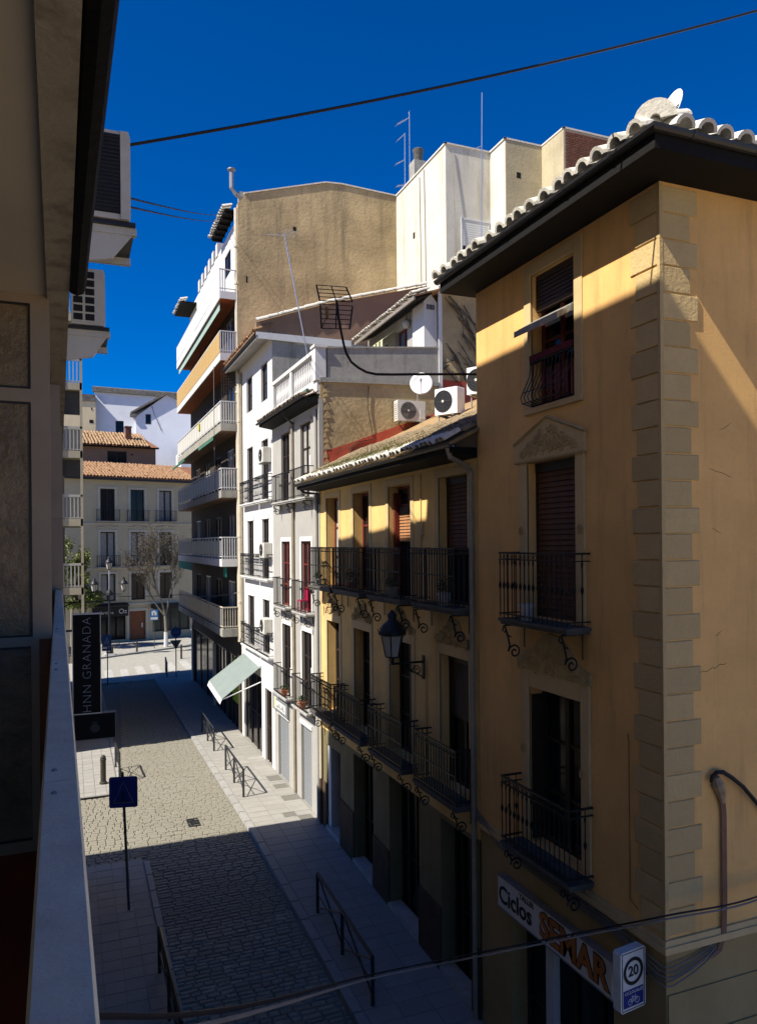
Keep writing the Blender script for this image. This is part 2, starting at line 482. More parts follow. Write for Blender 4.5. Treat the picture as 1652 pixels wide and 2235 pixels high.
def balcony(parent, x0, x1, zt, proj, rail_h=1.02, th=.10, gap=.115, slab=None, bars=IRON, brackets=None, knob=False, panel_rail=True, wbar=.018, bh=.55, name='balcony', midrail=False):
    slab = slab or MARBLE
    o = P(name, slab, parent, lambda mb: (mb.box(x0, x1, -proj, 0, zt - th * .5, zt), mb.box(x0 + .03, x1 - .03, -proj + .03, 0, zt - th, zt - th * .5)))
    zr = zt + rail_h
    i = .03
    def rails(mb, z, h):
            mb.box(x0 + i - .02, x1 - i + .02, -proj + i - .02, -proj + i + .02, z, z + h)
            mb.box(x0 + i - .018, x0 + i + .018, -proj + i + .02, 0, z, z + h); mb.box(x1 - i - .018, x1 - i + .018, -proj + i + .02, 0, z, z + h)
    P('handrail', bars, o, lambda mb: rails(mb, zr - .03, .03))
    P('lower_rail', bars, o, lambda mb: rails(mb, zt + .07, .02))
    if panel_rail:
        P('frieze_rail', bars, o, lambda mb: rails(mb, zr - .135, .016))
    if midrail:
        z = zt + rail_h * .52
        P('middle_rail', bars, o, lambda mb: mb.box(x0 + i - .02, x1 - i + .02, -proj + i - .015, -proj + i + .015, z, z + .025))
    me = bar_mesh(rail_h - .05, wbar, knob, m=bars)
    n = max(2, round((x1 - x0 - 2 * i) / gap))
    for k in range(n + 1):
        link('baluster', me, o, (x0 + i + (x1 - x0 - 2 * i) * k / n, -proj + i, zt + .02))
    m_ = max(1, round((proj - i) / gap))
    for k in range(1, m_):
        for x in (x0 + i, x1 - i):
            link('baluster', me, o, (x, -proj + i + (proj - i) * k / m_, zt + .02))
    if panel_rail:
        ring = MB()
        for k in range(n):
            xa = x0 + i + (x1 - x0 - 2 * i) * (k + .5) / n
            pts = [(xa + .035 * math.cos(t * .7854), -proj + i, zr - .082 + .035 * math.sin(t * .7854)) for t in range(9)]
            ring.tube(pts, .006, 3, cap=False)
        tag(ring.build('rail_frieze', bars, o), kind='stuff')
    if brackets:
        me2 = scroll_mesh(proj, bh)
        for x in brackets:
            link('bracket', me2, o, (x, 0, zt - th))
    return o

def tile_mesh(name, L=.42, r=.085, r2=.068, m=None, th=.016, n=7, up=True):
    """half-round clay tile lying along +y (towards the ridge), mouth at y=0"""
    mb = MB()
    sg = 1 if up else -1
    for (rr, y) in ((r, 0), (r2, L)):
        for k in range(n + 1):
            a = math.pi * k / n
            mb.v.append((rr * math.cos(a), y, sg * rr * math.sin(a) * .92))
    for (rr, y) in ((r - th, 0), (r2 - th, L)):
        for k in range(n + 1):
            a = math.pi * k / n
            mb.v.append((rr * math.cos(a), y, sg * rr * math.sin(a) * .92))
    q = n + 1
    for k in range(n):
        mb.f.append((k, k + 1, q + k + 1, q + k))
        mb.f.append((2 * q + k, 3 * q + k, 3 * q + k + 1, 2 * q + k + 1))
        mb.f.append((k, 2 * q + k, 2 * q + k + 1, k + 1))
        mb.f.append((q + k, q + k + 1, 3 * q + k + 1, 3 * q + k))
    mb.f += [(0, q, 3 * q, 2 * q), (n, 2 * q + n, 3 * q + n, q + n)]
    me = mb.mesh(name)
    if m:
        me.materials.append(m)
    return me

def tiles(parent, origin, along, up, width, rows, me, pitch=.23, rowlen=.34, jit=.02, pan=None, limit=300, stuff_mat=None):
    """rows of roof tiles: ORIGIN eave corner, ALONG unit vector on the eave, UP unit vector up the slope"""
    al, u = Vector(along).normalized(), Vector(up).normalized()
    nrm = al.cross(u).normalized()
    M3 = Matrix((al, u, nrm)).transposed()
    rest = MB()
    n = max(1, round(width / pitch)); k = 0
    for j in range(rows):
        for i in range(n + 1):
            p = Vector(origin) + al * (width * i / n + rnd.uniform(-jit, jit) * .6) + u * (j * rowlen + rnd.uniform(-jit, jit)) + nrm * (.012 * (j > 0) + rnd.uniform(0, jit * .4))
            rot = (M3 @ Matrix.Rotation(rnd.uniform(-.05, .05), 3, 'Z') @ Matrix.Rotation(rnd.uniform(-.03, .05), 3, 'X'))
            if k < limit:
                link('tile', me, parent, p, rot.to_euler())
            else:
                vs_ = [p + rot @ v.co for v in me.vertices]
                rest.add(vs_, [tuple(q.vertices) for q in me.polygons])
            k += 1
            if pan is not None and i < n:
                p2 = p + al * (width / n / 2) - nrm * .02 + u * .13
                if k < limit:
                    link('pan_tile', pan, parent, p2, rot.to_euler())
                    k += 1
    if rest.v:
        tag(rest.build('tile_field', stuff_mat, parent), kind='stuff')

def text_mesh(body, size, depth=.004, bold=0.0, name='lettering', align='CENTER', shear=0, spacing=1.0):
    cu = bpy.data.curves.new(name, 'FONT')
    cu.body = body; cu.size = size; cu.extrude = depth; cu.offset = bold
    cu.align_x = align; cu.align_y = 'CENTER'; cu.shear = shear; cu.space_character = spacing
    cu.resolution_u = 4
    t = bpy.data.objects.new('tmp', cu); COL.objects.link(t)
    dg = bpy.context.evaluated_depsgraph_get()
    me = bpy.data.meshes.new_from_object(t.evaluated_get(dg))
    bpy.data.objects.remove(t); bpy.data.curves.remove(cu)
    me.materials.clear(); me.name = name
    return me

def lettering(body, size, m, parent, loc, rot, **kw):
    me = text_mesh(body, size, **kw); me.materials.append(m)
    return link('lettering', me, parent, loc, rot)

def foliage(mb, c, rx, ry, rz_, n, size, rng, shell_=.45):
    """leaf-sized quads spread through an uneven volume"""
    for _ in range(n):
        a, b = rng.uniform(0, 6.283), math.acos(rng.uniform(-1, 1))
        rr = rng.uniform(shell_, 1) ** .6
        bump = 1 + .25 * math.sin(3 * a + 1.3) * math.sin(2.3 * b) + .12 * math.sin(7 * a)
        p = Vector((c[0] + rx * rr * bump * math.sin(b) * math.cos(a), c[1] + ry * rr * bump * math.sin(b) * math.sin(a), c[2] + rz_ * rr * bump * math.cos(b)))
        d1 = Vector((rng.uniform(-1, 1), rng.uniform(-1, 1), rng.uniform(-1, 1))).normalized()
        d2 = d1.cross(Vector((rng.uniform(-1, 1), rng.uniform(-1, 1), rng.uniform(-1, 1)))).normalized()
        sz = size * rng.uniform(.6, 1.3)
        mb.quad(p - d1 * sz, p + d2 * sz * .45, p + d1 * sz, p - d2 * sz * .45)

# ------------------------------------------------------------------ ground, street, pavements
def ground_z(y):
    return -.045 * max(0.0, 22.8 - max(y, 0))

def strip(mb, x0, x1, ys, dz):
    for a, b in zip(ys, ys[1:]):
        xa0, xa1 = (x0(a), x1(a)) if callable(x0) else (x0, x1)
        xb0, xb1 = (x0(b), x1(b)) if callable(x0) else (x0, x1)
        mb.quad((xa0, a, ground_z(a) + dz), (xa1, a, ground_z(a) + dz), (xb1, b, ground_z(b) + dz), (xb0, b, ground_z(b) + dz))
YS = [-30, 0, 5, 10, 13, 16, 19, 22.8, 28, 34, 40, 46, 52]
tag(P('ground', GROUND, None, lambda mb: strip(mb, -900, 900, [-300] + YS + [70, 120, 900], -.22)), kind='structure')
road = tag(P('cobbled_street', COBBJ, None, lambda mb: strip(mb, -6, 5.05, YS, -.115)), kind='structure')

def cobble(mb, x0, x1, y0, y1, z0, r_, g=.006):
    x0 += g + r_.uniform(0, .012); x1 -= g + r_.uniform(0, .012); y0 += g + r_.uniform(0, .01); y1 -= g + r_.uniform(0, .01)
    h = r_.uniform(-.008, .009); c = .016
    sk = r_.uniform(-.012, .012)
    b = [(x0, y0 + sk, z0 - .07), (x1, y0 - sk, z0 - .07), (x1, y1 - sk, z0 - .07), (x0, y1 + sk, z0 - .07)]
    m_ = [(x, y, z0 + h - .022) for x, y, _ in b]
    t = [(x0 + c, y0 + sk + c, z0 + h), (x1 - c, y0 - sk + c, z0 + h + r_.uniform(-.006, .006)), (x1 - c, y1 - sk - c, z0 + h), (x0 + c, y1 + sk - c, z0 + h)]
    mb.add(b + m_ + t, [(0, 1, 5, 4), (1, 2, 6, 5), (2, 3, 7, 6), (3, 0, 4, 7), (4, 5, 9, 8), (5, 6, 10, 9), (6, 7, 11, 10), (7, 4, 8, 11), (8, 9, 10, 11)])

cr = random.Random(3)
single = 0
field = MB()
ROAD0 = lambda y: 1.95 if y < 22.4 else (1.75 if y < 28.2 else 1.65 + .05 * (y - 28.2))
ROAD1 = lambda y: 4.92
y = 13.2
while y < 51.5:
    rowh = cr.uniform(.12, .18)
    x = ROAD0(y) + cr.uniform(-.1, .02)
    while x < ROAD1(y):
        wd = cr.uniform(.20, .40)
        x2 = min(x + wd, ROAD1(y) + .03)
        wav = .02 * math.sin(x * 2.1 + y)
        if single < 300 and y > 14.2:
            mb = MB(); cobble(mb, x, x2, y + wav, y + wav + rowh, 0, cr)
            cx_, cy_ = (x + x2) / 2, y + rowh / 2
            mb.v = [(a - cx_, b - cy_, c) for a, b, c in mb.v]
            mb.build('cobblestone', COBB, road, (cx_, cy_, ground_z(y) - .08))
            single += 1
        else:
            cobble(field, x, x2, y + wav, y + wav + rowh, ground_z(y) - .08, cr)
        x = x2
    y += rowh
y = 22.3
while y < 28.1:                                   # squarer setts where the side lane joins
    x = -1.5 + cr.uniform(0, .15)
    while x < 1.72:
        wd = cr.uniform(.16, .30)
        cobble(field, x, x + wd, y, y + .19, -.08, cr, .004)
        x += wd
    y += .192
tag(field.build('cobble_field', COBB, road), kind='stuff')

def slabs(parent, x0, x1, y0, y1, nx, dy, m, skip=None):
    me_c = {}
    y = y0
    k = 0
    while y < y1 - .05:
        for i in range(nx):
            a, b = x0 + (x1 - x0) * i / nx, x0 + (x1 - x0) * (i + 1) / nx
            zc = ground_z(y + dy / 2)
            key = 0
            if key not in me_c:
                w_ = b - a - .006; d_ = dy - .006
                mb = MB(); c = .004
                mb.hull([(-w_ / 2, -d_ / 2, -.06), (w_ / 2, -d_ / 2, -.06), (w_ / 2, d_ / 2, -.06), (-w_ / 2, d_ / 2, -.06)],
                        [(-w_ / 2 + c, -d_ / 2 + c, 0), (w_ / 2 - c, -d_ / 2 + c, 0), (w_ / 2 - c, d_ / 2 - c, 0), (-w_ / 2 + c, d_ / 2 - c, 0)])
                me_c[key] = mb.mesh('paving_slab'); me_c[key].materials.append(m)
            sl2 = -math.atan2(ground_z(y) - ground_z(y + dy), dy)
            link('paving_slab', me_c[key], parent, ((a + b) / 2, y + dy / 2, zc + cr.uniform(-.003, .003)), (sl2, 0, 0))
        y += dy; k += 1

pr = tag(P('pavement_right', PAVEJ, None, lambda mb: (strip(mb, 5.05, 7.6, YS, -.012))), kind='structure')
slabs(pr, 5.2, 7.17, 13.0, 36.0, 3, .46, PAVE)
tag(P('paving_field', PAVE, pr, lambda mb: strip(mb, 5.2, 7.4, [36.03, 40, 46, 51.5], 0)), kind='stuff')
pl = tag(P('pavement_left', PAVEJ, None, lambda mb: (strip(mb, -3, 1.78, [-5, 5, 10, 13, 16, 19, 22.15], -.012))), kind='structure')
slabs(pl, -.25, 1.75, 13.4, 22.1, 5, .40, PAVE)
pf = tag(P('pavement_left_far', PAVEJ, None, lambda mb: (strip(mb, -8, 1.5, [28.25, 34, 40, 46, 51.5], -.012))), kind='structure')
slabs(pf, -.4, 1.48, 28.3, 36, 5, .42, PAVE)

def kerb(parent, x0, x1, y0, y1, L=.9):
    y = y0; me = None
    while y < y1 - .1:
        if me is None:
            mb = MB(); w_ = x1 - x0; c = .018
            mb.hull([(0, 0, -.22), (w_, 0, -.22), (w_, L - .012, -.22), (0, L - .012, -.22)], [(c, c, .003), (w_ - c, c, .003), (w_ - c, L - .012 - c, .003), (c, L - .012 - c, .003)])
            me = mb.mesh('kerb_stone'); me.materials.append(KERBM)
        link('kerb_stone', me, parent, (x0, y, ground_z(y + L / 2)), (-math.atan2(ground_z(y) - ground_z(y + L), L), 0, 0))
        y += L
kerb(pr, 4.95, 5.18, 13, 51)
kerb(pl, 1.77, 1.95, 13, 21.9)
kerb(pf, 1.5, 1.68, 28.3, 51)

# oblique cross street at the end, its far pavement and the worn zebra crossing
yn = lambda x: 51.6 + .10 * (x - 5)
yf = lambda x: 64.3 + .60 * (x - 5)
def cross(mb, lo, hi, z):
    for a, b in ((-30, 1.0), (1.0, 12), (12, 30)):
        mb.quad((a, lo(a), z), (b, lo(b), z), (b, max(hi(b), lo(b)), z), (a, max(hi(a), lo(a)), z))
tag(P('cross_street', ASPH, None, lambda mb: cross(mb, yn, lambda x: max(yf(x), yn(x) + 1), -.06)), kind='structure')
pc = tag(P('pavement_cross_street', PAVE, None, lambda mb: (cross(mb, yf, lambda x: yf(x) + 14, .05))), kind='structure')
d_ = Vector((1, .60, 0)).normalized()
me = MB().box(0, 1.16, -.12, .12, -.2, .07).mesh('kerb_stone'); me.materials.append(KERBM)
for k in range(14):
    x = -2 + k * 1.18 * d_.x
    link('kerb_stone', me, pc, (x, yf(x), 0), (0, 0, math.atan2(d_.y, d_.x)))
zb = tag(P('zebra_crossing', ZEB, None, lambda mb: mb.quad((3.0, 52.6, -.052), (3.55, 52.7, -.052), (3.6, 56.7, -.052), (3.1, 56.5, -.052))), kind='structure')
for x in (2.0, 4.1, 5.15, 6.25, 7.35):
    P('stripe', ZEB, zb, lambda mb: mb.quad((x, 53.4 + .35 * (x - 4), -.052), (x + .58, 53.6 + .35 * (x - 4), -.052), (x + .6, 57.9 + .4 * (x - 5), -.052), (x + .03, 57.7 + .4 * (x - 5), -.052)))

# ------------------------------------------------------------------ corner house: ochre, quoins, two iron balconies
A = thing('corner_house', 'ochre corner house with stone quoins, deep tiled eaves and two iron balconies', 'house', (7.2, 7.93, 0), R(-90))
LA = lambda Y: 7.93 - Y
top_w = (LA(10.95), LA(9.76), 10.93, 13.15)
up_d = (LA(11.12), LA(9.76), 7.42, 10.02)
lo_d = (LA(11.11), LA(9.68), 3.62, 6.24)
shop = (LA(11.75), LA(9.0), -.9, 2.12)
shop2 = (LA(8.75), LA(8.35), -.9, 1.9)
wallA = P('wall', OCHRE, A, lambda mb: shell(mb, LA(12.83), 0, 3.27, 13.42, 9, [top_w, up_d, lo_d], .30))
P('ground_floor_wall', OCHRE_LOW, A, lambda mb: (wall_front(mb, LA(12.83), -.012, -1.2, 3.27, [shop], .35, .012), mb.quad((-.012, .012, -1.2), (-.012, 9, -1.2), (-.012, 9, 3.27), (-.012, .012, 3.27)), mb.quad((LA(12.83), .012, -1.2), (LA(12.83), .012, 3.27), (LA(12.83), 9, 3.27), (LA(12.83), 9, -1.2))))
# rusticated courses of the ground floor on the side street
for k in range(6):
    z = -1.0 + k * .62
    P('course', OCHRE_LOW, A, lambda mb: mb.box(-.012, .012, .03, 8.9, z + .02, z + .60))
P('cornice', TRIM, A, lambda mb: (mb.box(LA(12.83), .06, -.06, 0, 3.27, 3.36), mb.box(LA(12.83), .035, -.035, 0, 3.36, 3.44), mb.box(0, .06, 0, 9, 3.27, 3.36), mb.box(0, .035, 0, 9, 3.36, 3.44)))
# quoins: one block per course and face, long and short in turn
cm = .036
zs = [13.37 - .3535 * i for i in range(29)]
qm = {}
for i, zt in enumerate(zs):
    lg = i % 2 == 0
    wf, ws = (.55, .62) if lg else (.45, .49)
    h = .335
    if zt - h < 3.45:
        break
    for side in (0, 1):
        key = (lg, side)
        if key not in qm:
            mb = MB()
            if side == 0:
                mb.cbox(-wf, 0, -.022, .01, -h, 0, .01)
            else:
                mb.v, mb.f = [], []
                mb.cbox(0, ws, -.022, .01, -h, 0, .01)
                mb.v = [(-b_, a_, c_) for a_, b_, c_ in mb.v]
            qm[key] = mb.mesh('quoin_block'); qm[key].materials.append(QUOIN)
        link('quoin_block', qm[key], wallA, (-.004 if side == 0 else 0, 0 if side == 0 else .004, zt + rnd.uniform(-.004, .004)))
P('corner_bead', QUOIN, wallA, lambda mb: mb.box(-.03, .026, -.026, .03, 3.45, 13.40))
# surrounds, pediment and reliefs
surround(A, top_w, .2, TRIM, .025, sill=True)
surround(A, up_d, .22, TRIM, .03, head=.06)
P('pediment', TRIM, A, lambda mb: mb.prism([(LA(11.42), 10.04), (LA(9.51), 10.04), (LA(9.51), 10.35), (LA(10.46), 10.69), (LA(11.42), 10.35)], 'y', -.05, .01))
P('pediment_moulding', CARVE, A, lambda mb: mb.tube([(LA(11.44), -.06, 10.36), (LA(10.46), -.06, 10.72), (LA(9.46), -.06, 10.36)], .03, 4))
P('pediment_moulding', CARVE, A, lambda mb: mb.box(LA(11.44), LA(9.49), -.065, .0, 10.035, 10.065))
def relief(cx, cz, wd, ht, n, rg):
    def f(mb):
        for k in range(n):
            t = (k + .5) / n * 2 - 1
            hh = ht * (1 - abs(t) ** 1.6)
            for q in range(3):
                x, z = cx + t * wd / 2 + rg.uniform(-.03, .03), cz + hh * rg.uniform(0, 1)
                pts = [(x + a, -.035 - rg.uniform(0, .02), z + b) for a, b in spiral(0, 0, .012, rg.uniform(.04, .085), rg.uniform(0, 6), rg.choice((-1, 1)) * rg.uniform(.8, 1.4), 10)]
                mb.tube(pts, .023, 5)
    return f
rg = random.Random(11)
tag(P('relief_ornament', CARVE, A, relief(LA(10.45), 10.17, 1.5, .36, 26, rg)), kind='stuff')
surround(A, lo_d, .22, TRIM, .03, head=.08)
crest = [(LA(11.42), 6.52), (LA(9.42), 6.52), (LA(9.42), 6.68), (LA(9.75), 6.80), (LA(9.95), 7.02), (LA(10.2), 7.16), (LA(10.5), 7.2), (LA(10.75), 7.08), (LA(10.95), 6.9), (LA(11.15), 6.86), (LA(11.42), 6.72)]
P('crest_panel', CARVE, A, lambda mb: mb.prism(crest, 'y', -.045, .01))
tag(P('relief_ornament', CARVE, A, relief(LA(10.42), 6.56, 1.75, .46, 15, rg)), kind='stuff')
for zz in (8.62, 4.9):
    for xx in (LA(11.25), LA(9.62)):
        P('relief_ornament', CARVE, A, lambda mb: mb.tube([(xx + a, -.045, zz + .25 + b * 1.6) for a, b in spiral(0, 0, .02, .06, 0, 1.6, 14)], .011, 4))
# top window: shutter box, little blind hood, red wood window, bellied grille
tw = window(A, top_w, .28, WOODR, cols=2, rows=2, fw=.08)
P('shutter_box', WOODD, tw, lambda mb: (mb.box(top_w[0], top_w[1], .10, .19, 12.55, 13.15), [mb.box(top_w[0] + .02, top_w[1] - .02, .085, .1, 12.58 + k * .065, 12.625 + k * .065) for k in range(8)]))
P('blind_hood', CONC, tw, lambda mb: [mb.hull([(LA(11.02), -.30 + k * .085, 12.10 + k * .045), (LA(9.80), -.30 + k * .085, 12.10 + k * .045), (LA(9.80), -.22 + k * .085, 12.16 + k * .045), (LA(11.02), -.22 + k * .085, 12.16 + k * .045)],
                                                 [(LA(11.02), -.30 + k * .085, 12.20 + k * .05), (LA(9.80), -.30 + k * .085, 12.20 + k * .05), (LA(9.80), -.225 + k * .085, 12.235 + k * .05), (LA(11.02), -.225 + k * .085, 12.235 + k * .05)]) for k in range(5)])
P('curtain', WOODR, tw, lambda mb: [mb.box(top_w[0] + .05 + k * .11, top_w[0] + .12 + k * .11, .16 + .02 * (k % 2), .18 + .02 * (k % 2), 11.0, 11.6) for k in range(10)])
P('window_box_cloth', mat('dark_red_cloth', (.10, .012, .02), var=.3), tw, lambda mb: mb.box(LA(10.95), LA(9.8), -.05, .06, 11.70, 11.80))
gm = MB()
pr_ = [(.10, 11.70), (-.04, 11.66), (-.06, 11.45), (-.17, 11.22), (-.24, 11.08), (-.20, 10.99), (-.06, 10.96), (.05, 10.955)]
gm.tube([(0, a, b) for a, b in pr_], .010, 4)
gme = gm.mesh('grille_bar'); gme.materials.append(IRON)
for k in range(12):
    link('grille_bar', gme, tw, (LA(10.93) + 1.15 * k / 11, 0, 0))
P('grille_rail', IRON, tw, lambda mb: (mb.bar((LA(10.95), -.04, 11.68), (LA(9.78), -.04, 11.68), .022), mb.bar((LA(10.95), -.19, 11.17), (LA(9.78), -.19, 11.17), .014), mb.bar((LA(10.95), -.20, 10.99), (LA(9.78), -.20, 10.99), .014)))
# upper door with brown roller blind; lower open door
shutter(A, up_d, .26, WOODB, pitch=.088)
window(A, lo_d, .34, WOODD, cols=2, rows=3, fw=.09, name='balcony_door')
P('open_leaf', WOODD, A, lambda mb: mb.box(lo_d[0] + .01, lo_d[0] + .05, .03, .29, 3.66, 6.1))
balcony(A, LA(11.36), LA(9.42), 7.40, .45, rail_h=1.12, slab=DSLAB, knob=True, brackets=[LA(11.2), LA(9.6)], th=.10, gap=.125, bh=.66, wbar=.02)
balcony(A, LA(11.36), LA(9.40), 3.60, .45, rail_h=1.12, slab=DSLAB, knob=True, brackets=[LA(11.2), LA(9.6)], th=.10, gap=.125, bh=.40, wbar=.02)
# shop front under the sign
window(A, shop, .40, WOODD, cols=4, rows=2, fw=.10, name='shop_front')
P('shop_post', WHITEM, A, lambda mb: mb.box(LA(10.72), LA(10.5), .02, .14, -.9, 2.12))
# eaves: soffit, rafter tails, gutter with collars, hipped roof with edge tiles
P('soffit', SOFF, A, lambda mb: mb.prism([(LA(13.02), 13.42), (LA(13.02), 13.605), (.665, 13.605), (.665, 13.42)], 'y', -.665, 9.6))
def gutter_path(mb, pts, r_=.075, n=6):
    rings = []
    for i, p in enumerate(pts):
        p = Vector(p)
        if i == 0: d = Vector(pts[1]) - p
        elif i == len(pts) - 1: d = p - Vector(pts[i - 1])
        else: d = (Vector(pts[i + 1]) - p).normalized() + (p - Vector(pts[i - 1])).normalized()
        a = Vector((d.y, -d.x, 0)).normalized()
        k_ = 1.0 if i in (0, len(pts) - 1) else 1.414
        ring = [p + a * (r_ * k_ * math.cos(math.pi * k / n)) - Vector((0, 0, r_ * math.sin(math.pi * k / n))) for k in range(n + 1)]
        ring += [p + a * ((r_ - .01) * k_ * math.cos(math.pi * k / n)) - Vector((0, 0, (r_ - .01) * math.sin(math.pi * k / n))) for k in range(n, -1, -1)]
        rings.append(ring)
    q = 2 * (n + 1)
    mb.add([v for r__ in rings for v in r__], [(i * q + k, i * q + (k + 1) % q, (i + 1) * q + (k + 1) % q, (i + 1) * q + k) for i in range(len(rings) - 1) for k in range(q)] + [tuple(range(q))[::-1], tuple(range((len(rings) - 1) * q, len(rings) * q))])
gut = P('gutter', GUT, A, lambda mb: gutter_path(mb, [(LA(13.08), -.70, 13.66), (.70, -.70, 13.66), (.70, 9.6, 13.66)]), recalc=True)
for (x, y_, ax) in [(LA(12.2), -.70, 0), (LA(10.6), -.70, 0), (LA(9.0), -.70, 0), (LA(8.0), -.70, 0), (.70, -.15, 1), (.70, .9, 1), (.70, 2.1, 1)]:
    P('gutter_collar', GUT, gut, lambda mb: mb.add([((x + t, y_ + .083 * math.cos(math.pi * k / 8), 13.663 - .083 * math.sin(math.pi * k / 8)) if ax == 0 else (x + .083 * math.cos(math.pi * k / 8), y_ + t, 13.663 - .083 * math.sin(math.pi * k / 8))) for t in (0, .05) for k in range(9)],
                                                    [(k, k + 1, 10 + k, 9 + k) for k in range(8)]))
roofA = P('roof', CREAMT, A, lambda mb: mb.add([(LA(13.02), -.66, 13.60), (.66, -.66, 13.60), (.66, 9.6, 13.60), (LA(13.02), 9.6, 13.60), (LA(11.0), 3.4, 15.1), (-2.6, 3.4, 15.1)],
                                               [(0, 1, 5, 4), (1, 2, 5), (2, 3, 4, 5), (3, 0, 4), (0, 3, 2, 1)]))
tA = tile_mesh('tile', .50, .150, .125, CREAMT, .05, 9)
pA = tile_mesh('pan_tile', .46, .11, .09, CREAMT, .02, 6, up=False)
sl_ = Vector((0, 1, .37)).normalized()
tiles(roofA, (LA(13.0), -.76, 13.70), (1, 0, 0), sl_, 13.0 - 7.93 + .42, 2, tA, pitch=.325, rowlen=.36, jit=.05, pan=pA)
tiles(roofA, (.74, -.26, 13.71), (0, 1, 0), Vector((-1, 0, .37)).normalized(), 3.6, 2, tA, pitch=.33, rowlen=.36, jit=.03, pan=pA)
ridge = tile_mesh('ridge_tile', .62, .25, .20, CREAMT, .19, 10)
for k in range(4):
    q = Vector((.56, -.56, 13.84)) + Vector((-1, 1, .30)).normalized() * (.42 * k)
    mm = Matrix((Vector((1, 1, 0)).normalized(), Vector((-1, 1, .30)).normalized(), Vector((1, 1, 0)).normalized().cross(Vector((-1, 1, .30)).normalized()))).transposed()
    link('ridge_tile', ridge, roofA, q, mm.to_euler())
# cracks on the side wall
CRK = mat('hairline_crack', (.16, .10, .045), var=.2)
def crack(p0, n, dx, dz, rg):
    pts = [Vector(p0)]
    for k in range(n):
        pts.append(pts[-1] + Vector((0, dx + rg.uniform(-.02, .02), dz + rg.uniform(-.035, .035))))
    return P('crack', CRK, wallA, lambda mb: mb.tube(pts, [.002] + [.0035] * (n - 1) + [.0015], 4))
for p0, n, dx, dz in (((.001, .80, 9.66), 6, .07, -.02), ((.001, .62, 6.9), 9, .05, .015), ((.001, .9, 7.4), 3, .04, 0), ((.001, 1.0, 10.2), 4, .05, .01), ((.001, .85, 8.86), 3, .05, 0)):
    crack(p0, n, dx, dz, rg)
# bundles of service cables along the cornice, round the corner and up the side wall
for k in range(5):
    zz = 3.22 - .035 * k
    o_ = .035 + .012 * (k % 3)
    pts = [(LA(12.95), -o_, zz + .35), (LA(12.0), -o_, zz + .06), (LA(10.8), -o_, zz + .03), (LA(9.4), -o_, zz), (-.9, -o_, zz - .03), (-.5, -o_ - .01, zz - .07 - .015 * k), (-.25, -o_ - .02, zz - .10 - .022 * k), (-.06, -o_ - .03, zz - .115 - .025 * k), (.01 + o_ * .5, -o_ * .6 - .02, zz - .12 - .026 * k), (o_ + .02, .06, zz - .115 - .025 * k), (o_ + .01, .22, zz - .10 - .02 * k), (o_, .45, zz - .07 - .012 * k), (o_, .66, zz - .02), (o_, .78 + .01 * k, zz + .08)]
    P('service_cable', GREYC, A, lambda mb: mb.tube(pts, .011, 5))
for k in range(3):
    P('conduit', mat('copper_brown_conduit', (.30, .17, .11), var=.2), A, lambda mb: mb.tube([(.04, .70 + .035 * k, 3.08), (.04, .84 + .035 * k, 3.14), (.04, .93 + .03 * k, 3.35), (.04, .95 + .03 * k, 3.8), (.04, .95 + .03 * k, 4.95), (.045, .93 + .03 * k, 5.12), (.05, .86 + .028 * k, 5.28), (.055, .80 + .02 * k, 5.42), (.055, .82 + .02 * k, 5.52)], .015, 6))
P('cable_loop', PLAST, A, lambda mb: mb.tube([(.06, 1.75, 4.86), (.08, 1.5, 5.10), (.09, 1.28, 5.32), (.09, 1.08, 5.47), (.085, .93, 5.56), (.08, .82, 5.57), (.07, .755, 5.52), (.06, .735, 5.44)], [.03, .03, .03, .03, .03, .03, .028, .02], 8))
P('junction_shroud', mat('rusty_cream_shroud', (.36, .27, .16), var=.35, scale=9, grunge=.5), A, lambda mb: mb.tube([(.03, .97, 5.12), (.04, .93, 5.26), (.05, .86, 5.40), (.05, .83, 5.50)], [.03, .07, .085, .05], 8))
P('alarm_bell', IRON, A, lambda mb: mb.lathe([(.12, 0), (.12, .03), (.09, .07), (.02, .08)], (.0, .55, 1.95), 12, 'x'))
P('wall_cable', CRK, A, lambda mb: mb.tube([(LA(8.62), -.012, 6.0), (LA(8.6), -.015, 5.9), (LA(8.6), -.012, 3.7), (LA(8.45), -.012, 3.62)], .007, 4))
P('meter_box', CONC, A, lambda mb: mb.box(LA(8.75), LA(8.45), -.08, .01, .85, 1.55))

# ------------------------------------------------------------------ four-bay yellow house
B = thing('yellow_house', 'low yellow four-bay house with iron balconies on two floors and a mossy tiled eave', 'house', (7.2, 12.85, 0), R(-90))
LB = lambda Y: 12.85 - Y
bays = [(21.0, 22.14), (18.55, 19.75), (15.93, 17.25), (13.22, 14.5)]
ups = [(LB(b), LB(a), 7.40, 10.05) for a, b in bays]
los = [(LB(b), LB(a), 3.66, 6.36) for a, b in bays]
gnd = [(LB(22.30), LB(21.05), -.5, 2.55), (LB(19.92), LB(18.46), -.7, 2.87), (LB(17.38), LB(15.64), -.8, 2.95), (LB(14.55), LB(13.18), -.9, 2.87)]
DB = .34
P('wall', OCHRE2, B, lambda mb: shell(mb, LB(22.79), -.02, 2.98, 10.32, 7.5, ups + los, DB))
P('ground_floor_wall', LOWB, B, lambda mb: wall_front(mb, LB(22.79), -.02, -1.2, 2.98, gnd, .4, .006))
xs = [LB(22.79)] + [v for g in gnd for v in (g[0], g[1])] + [-.02]
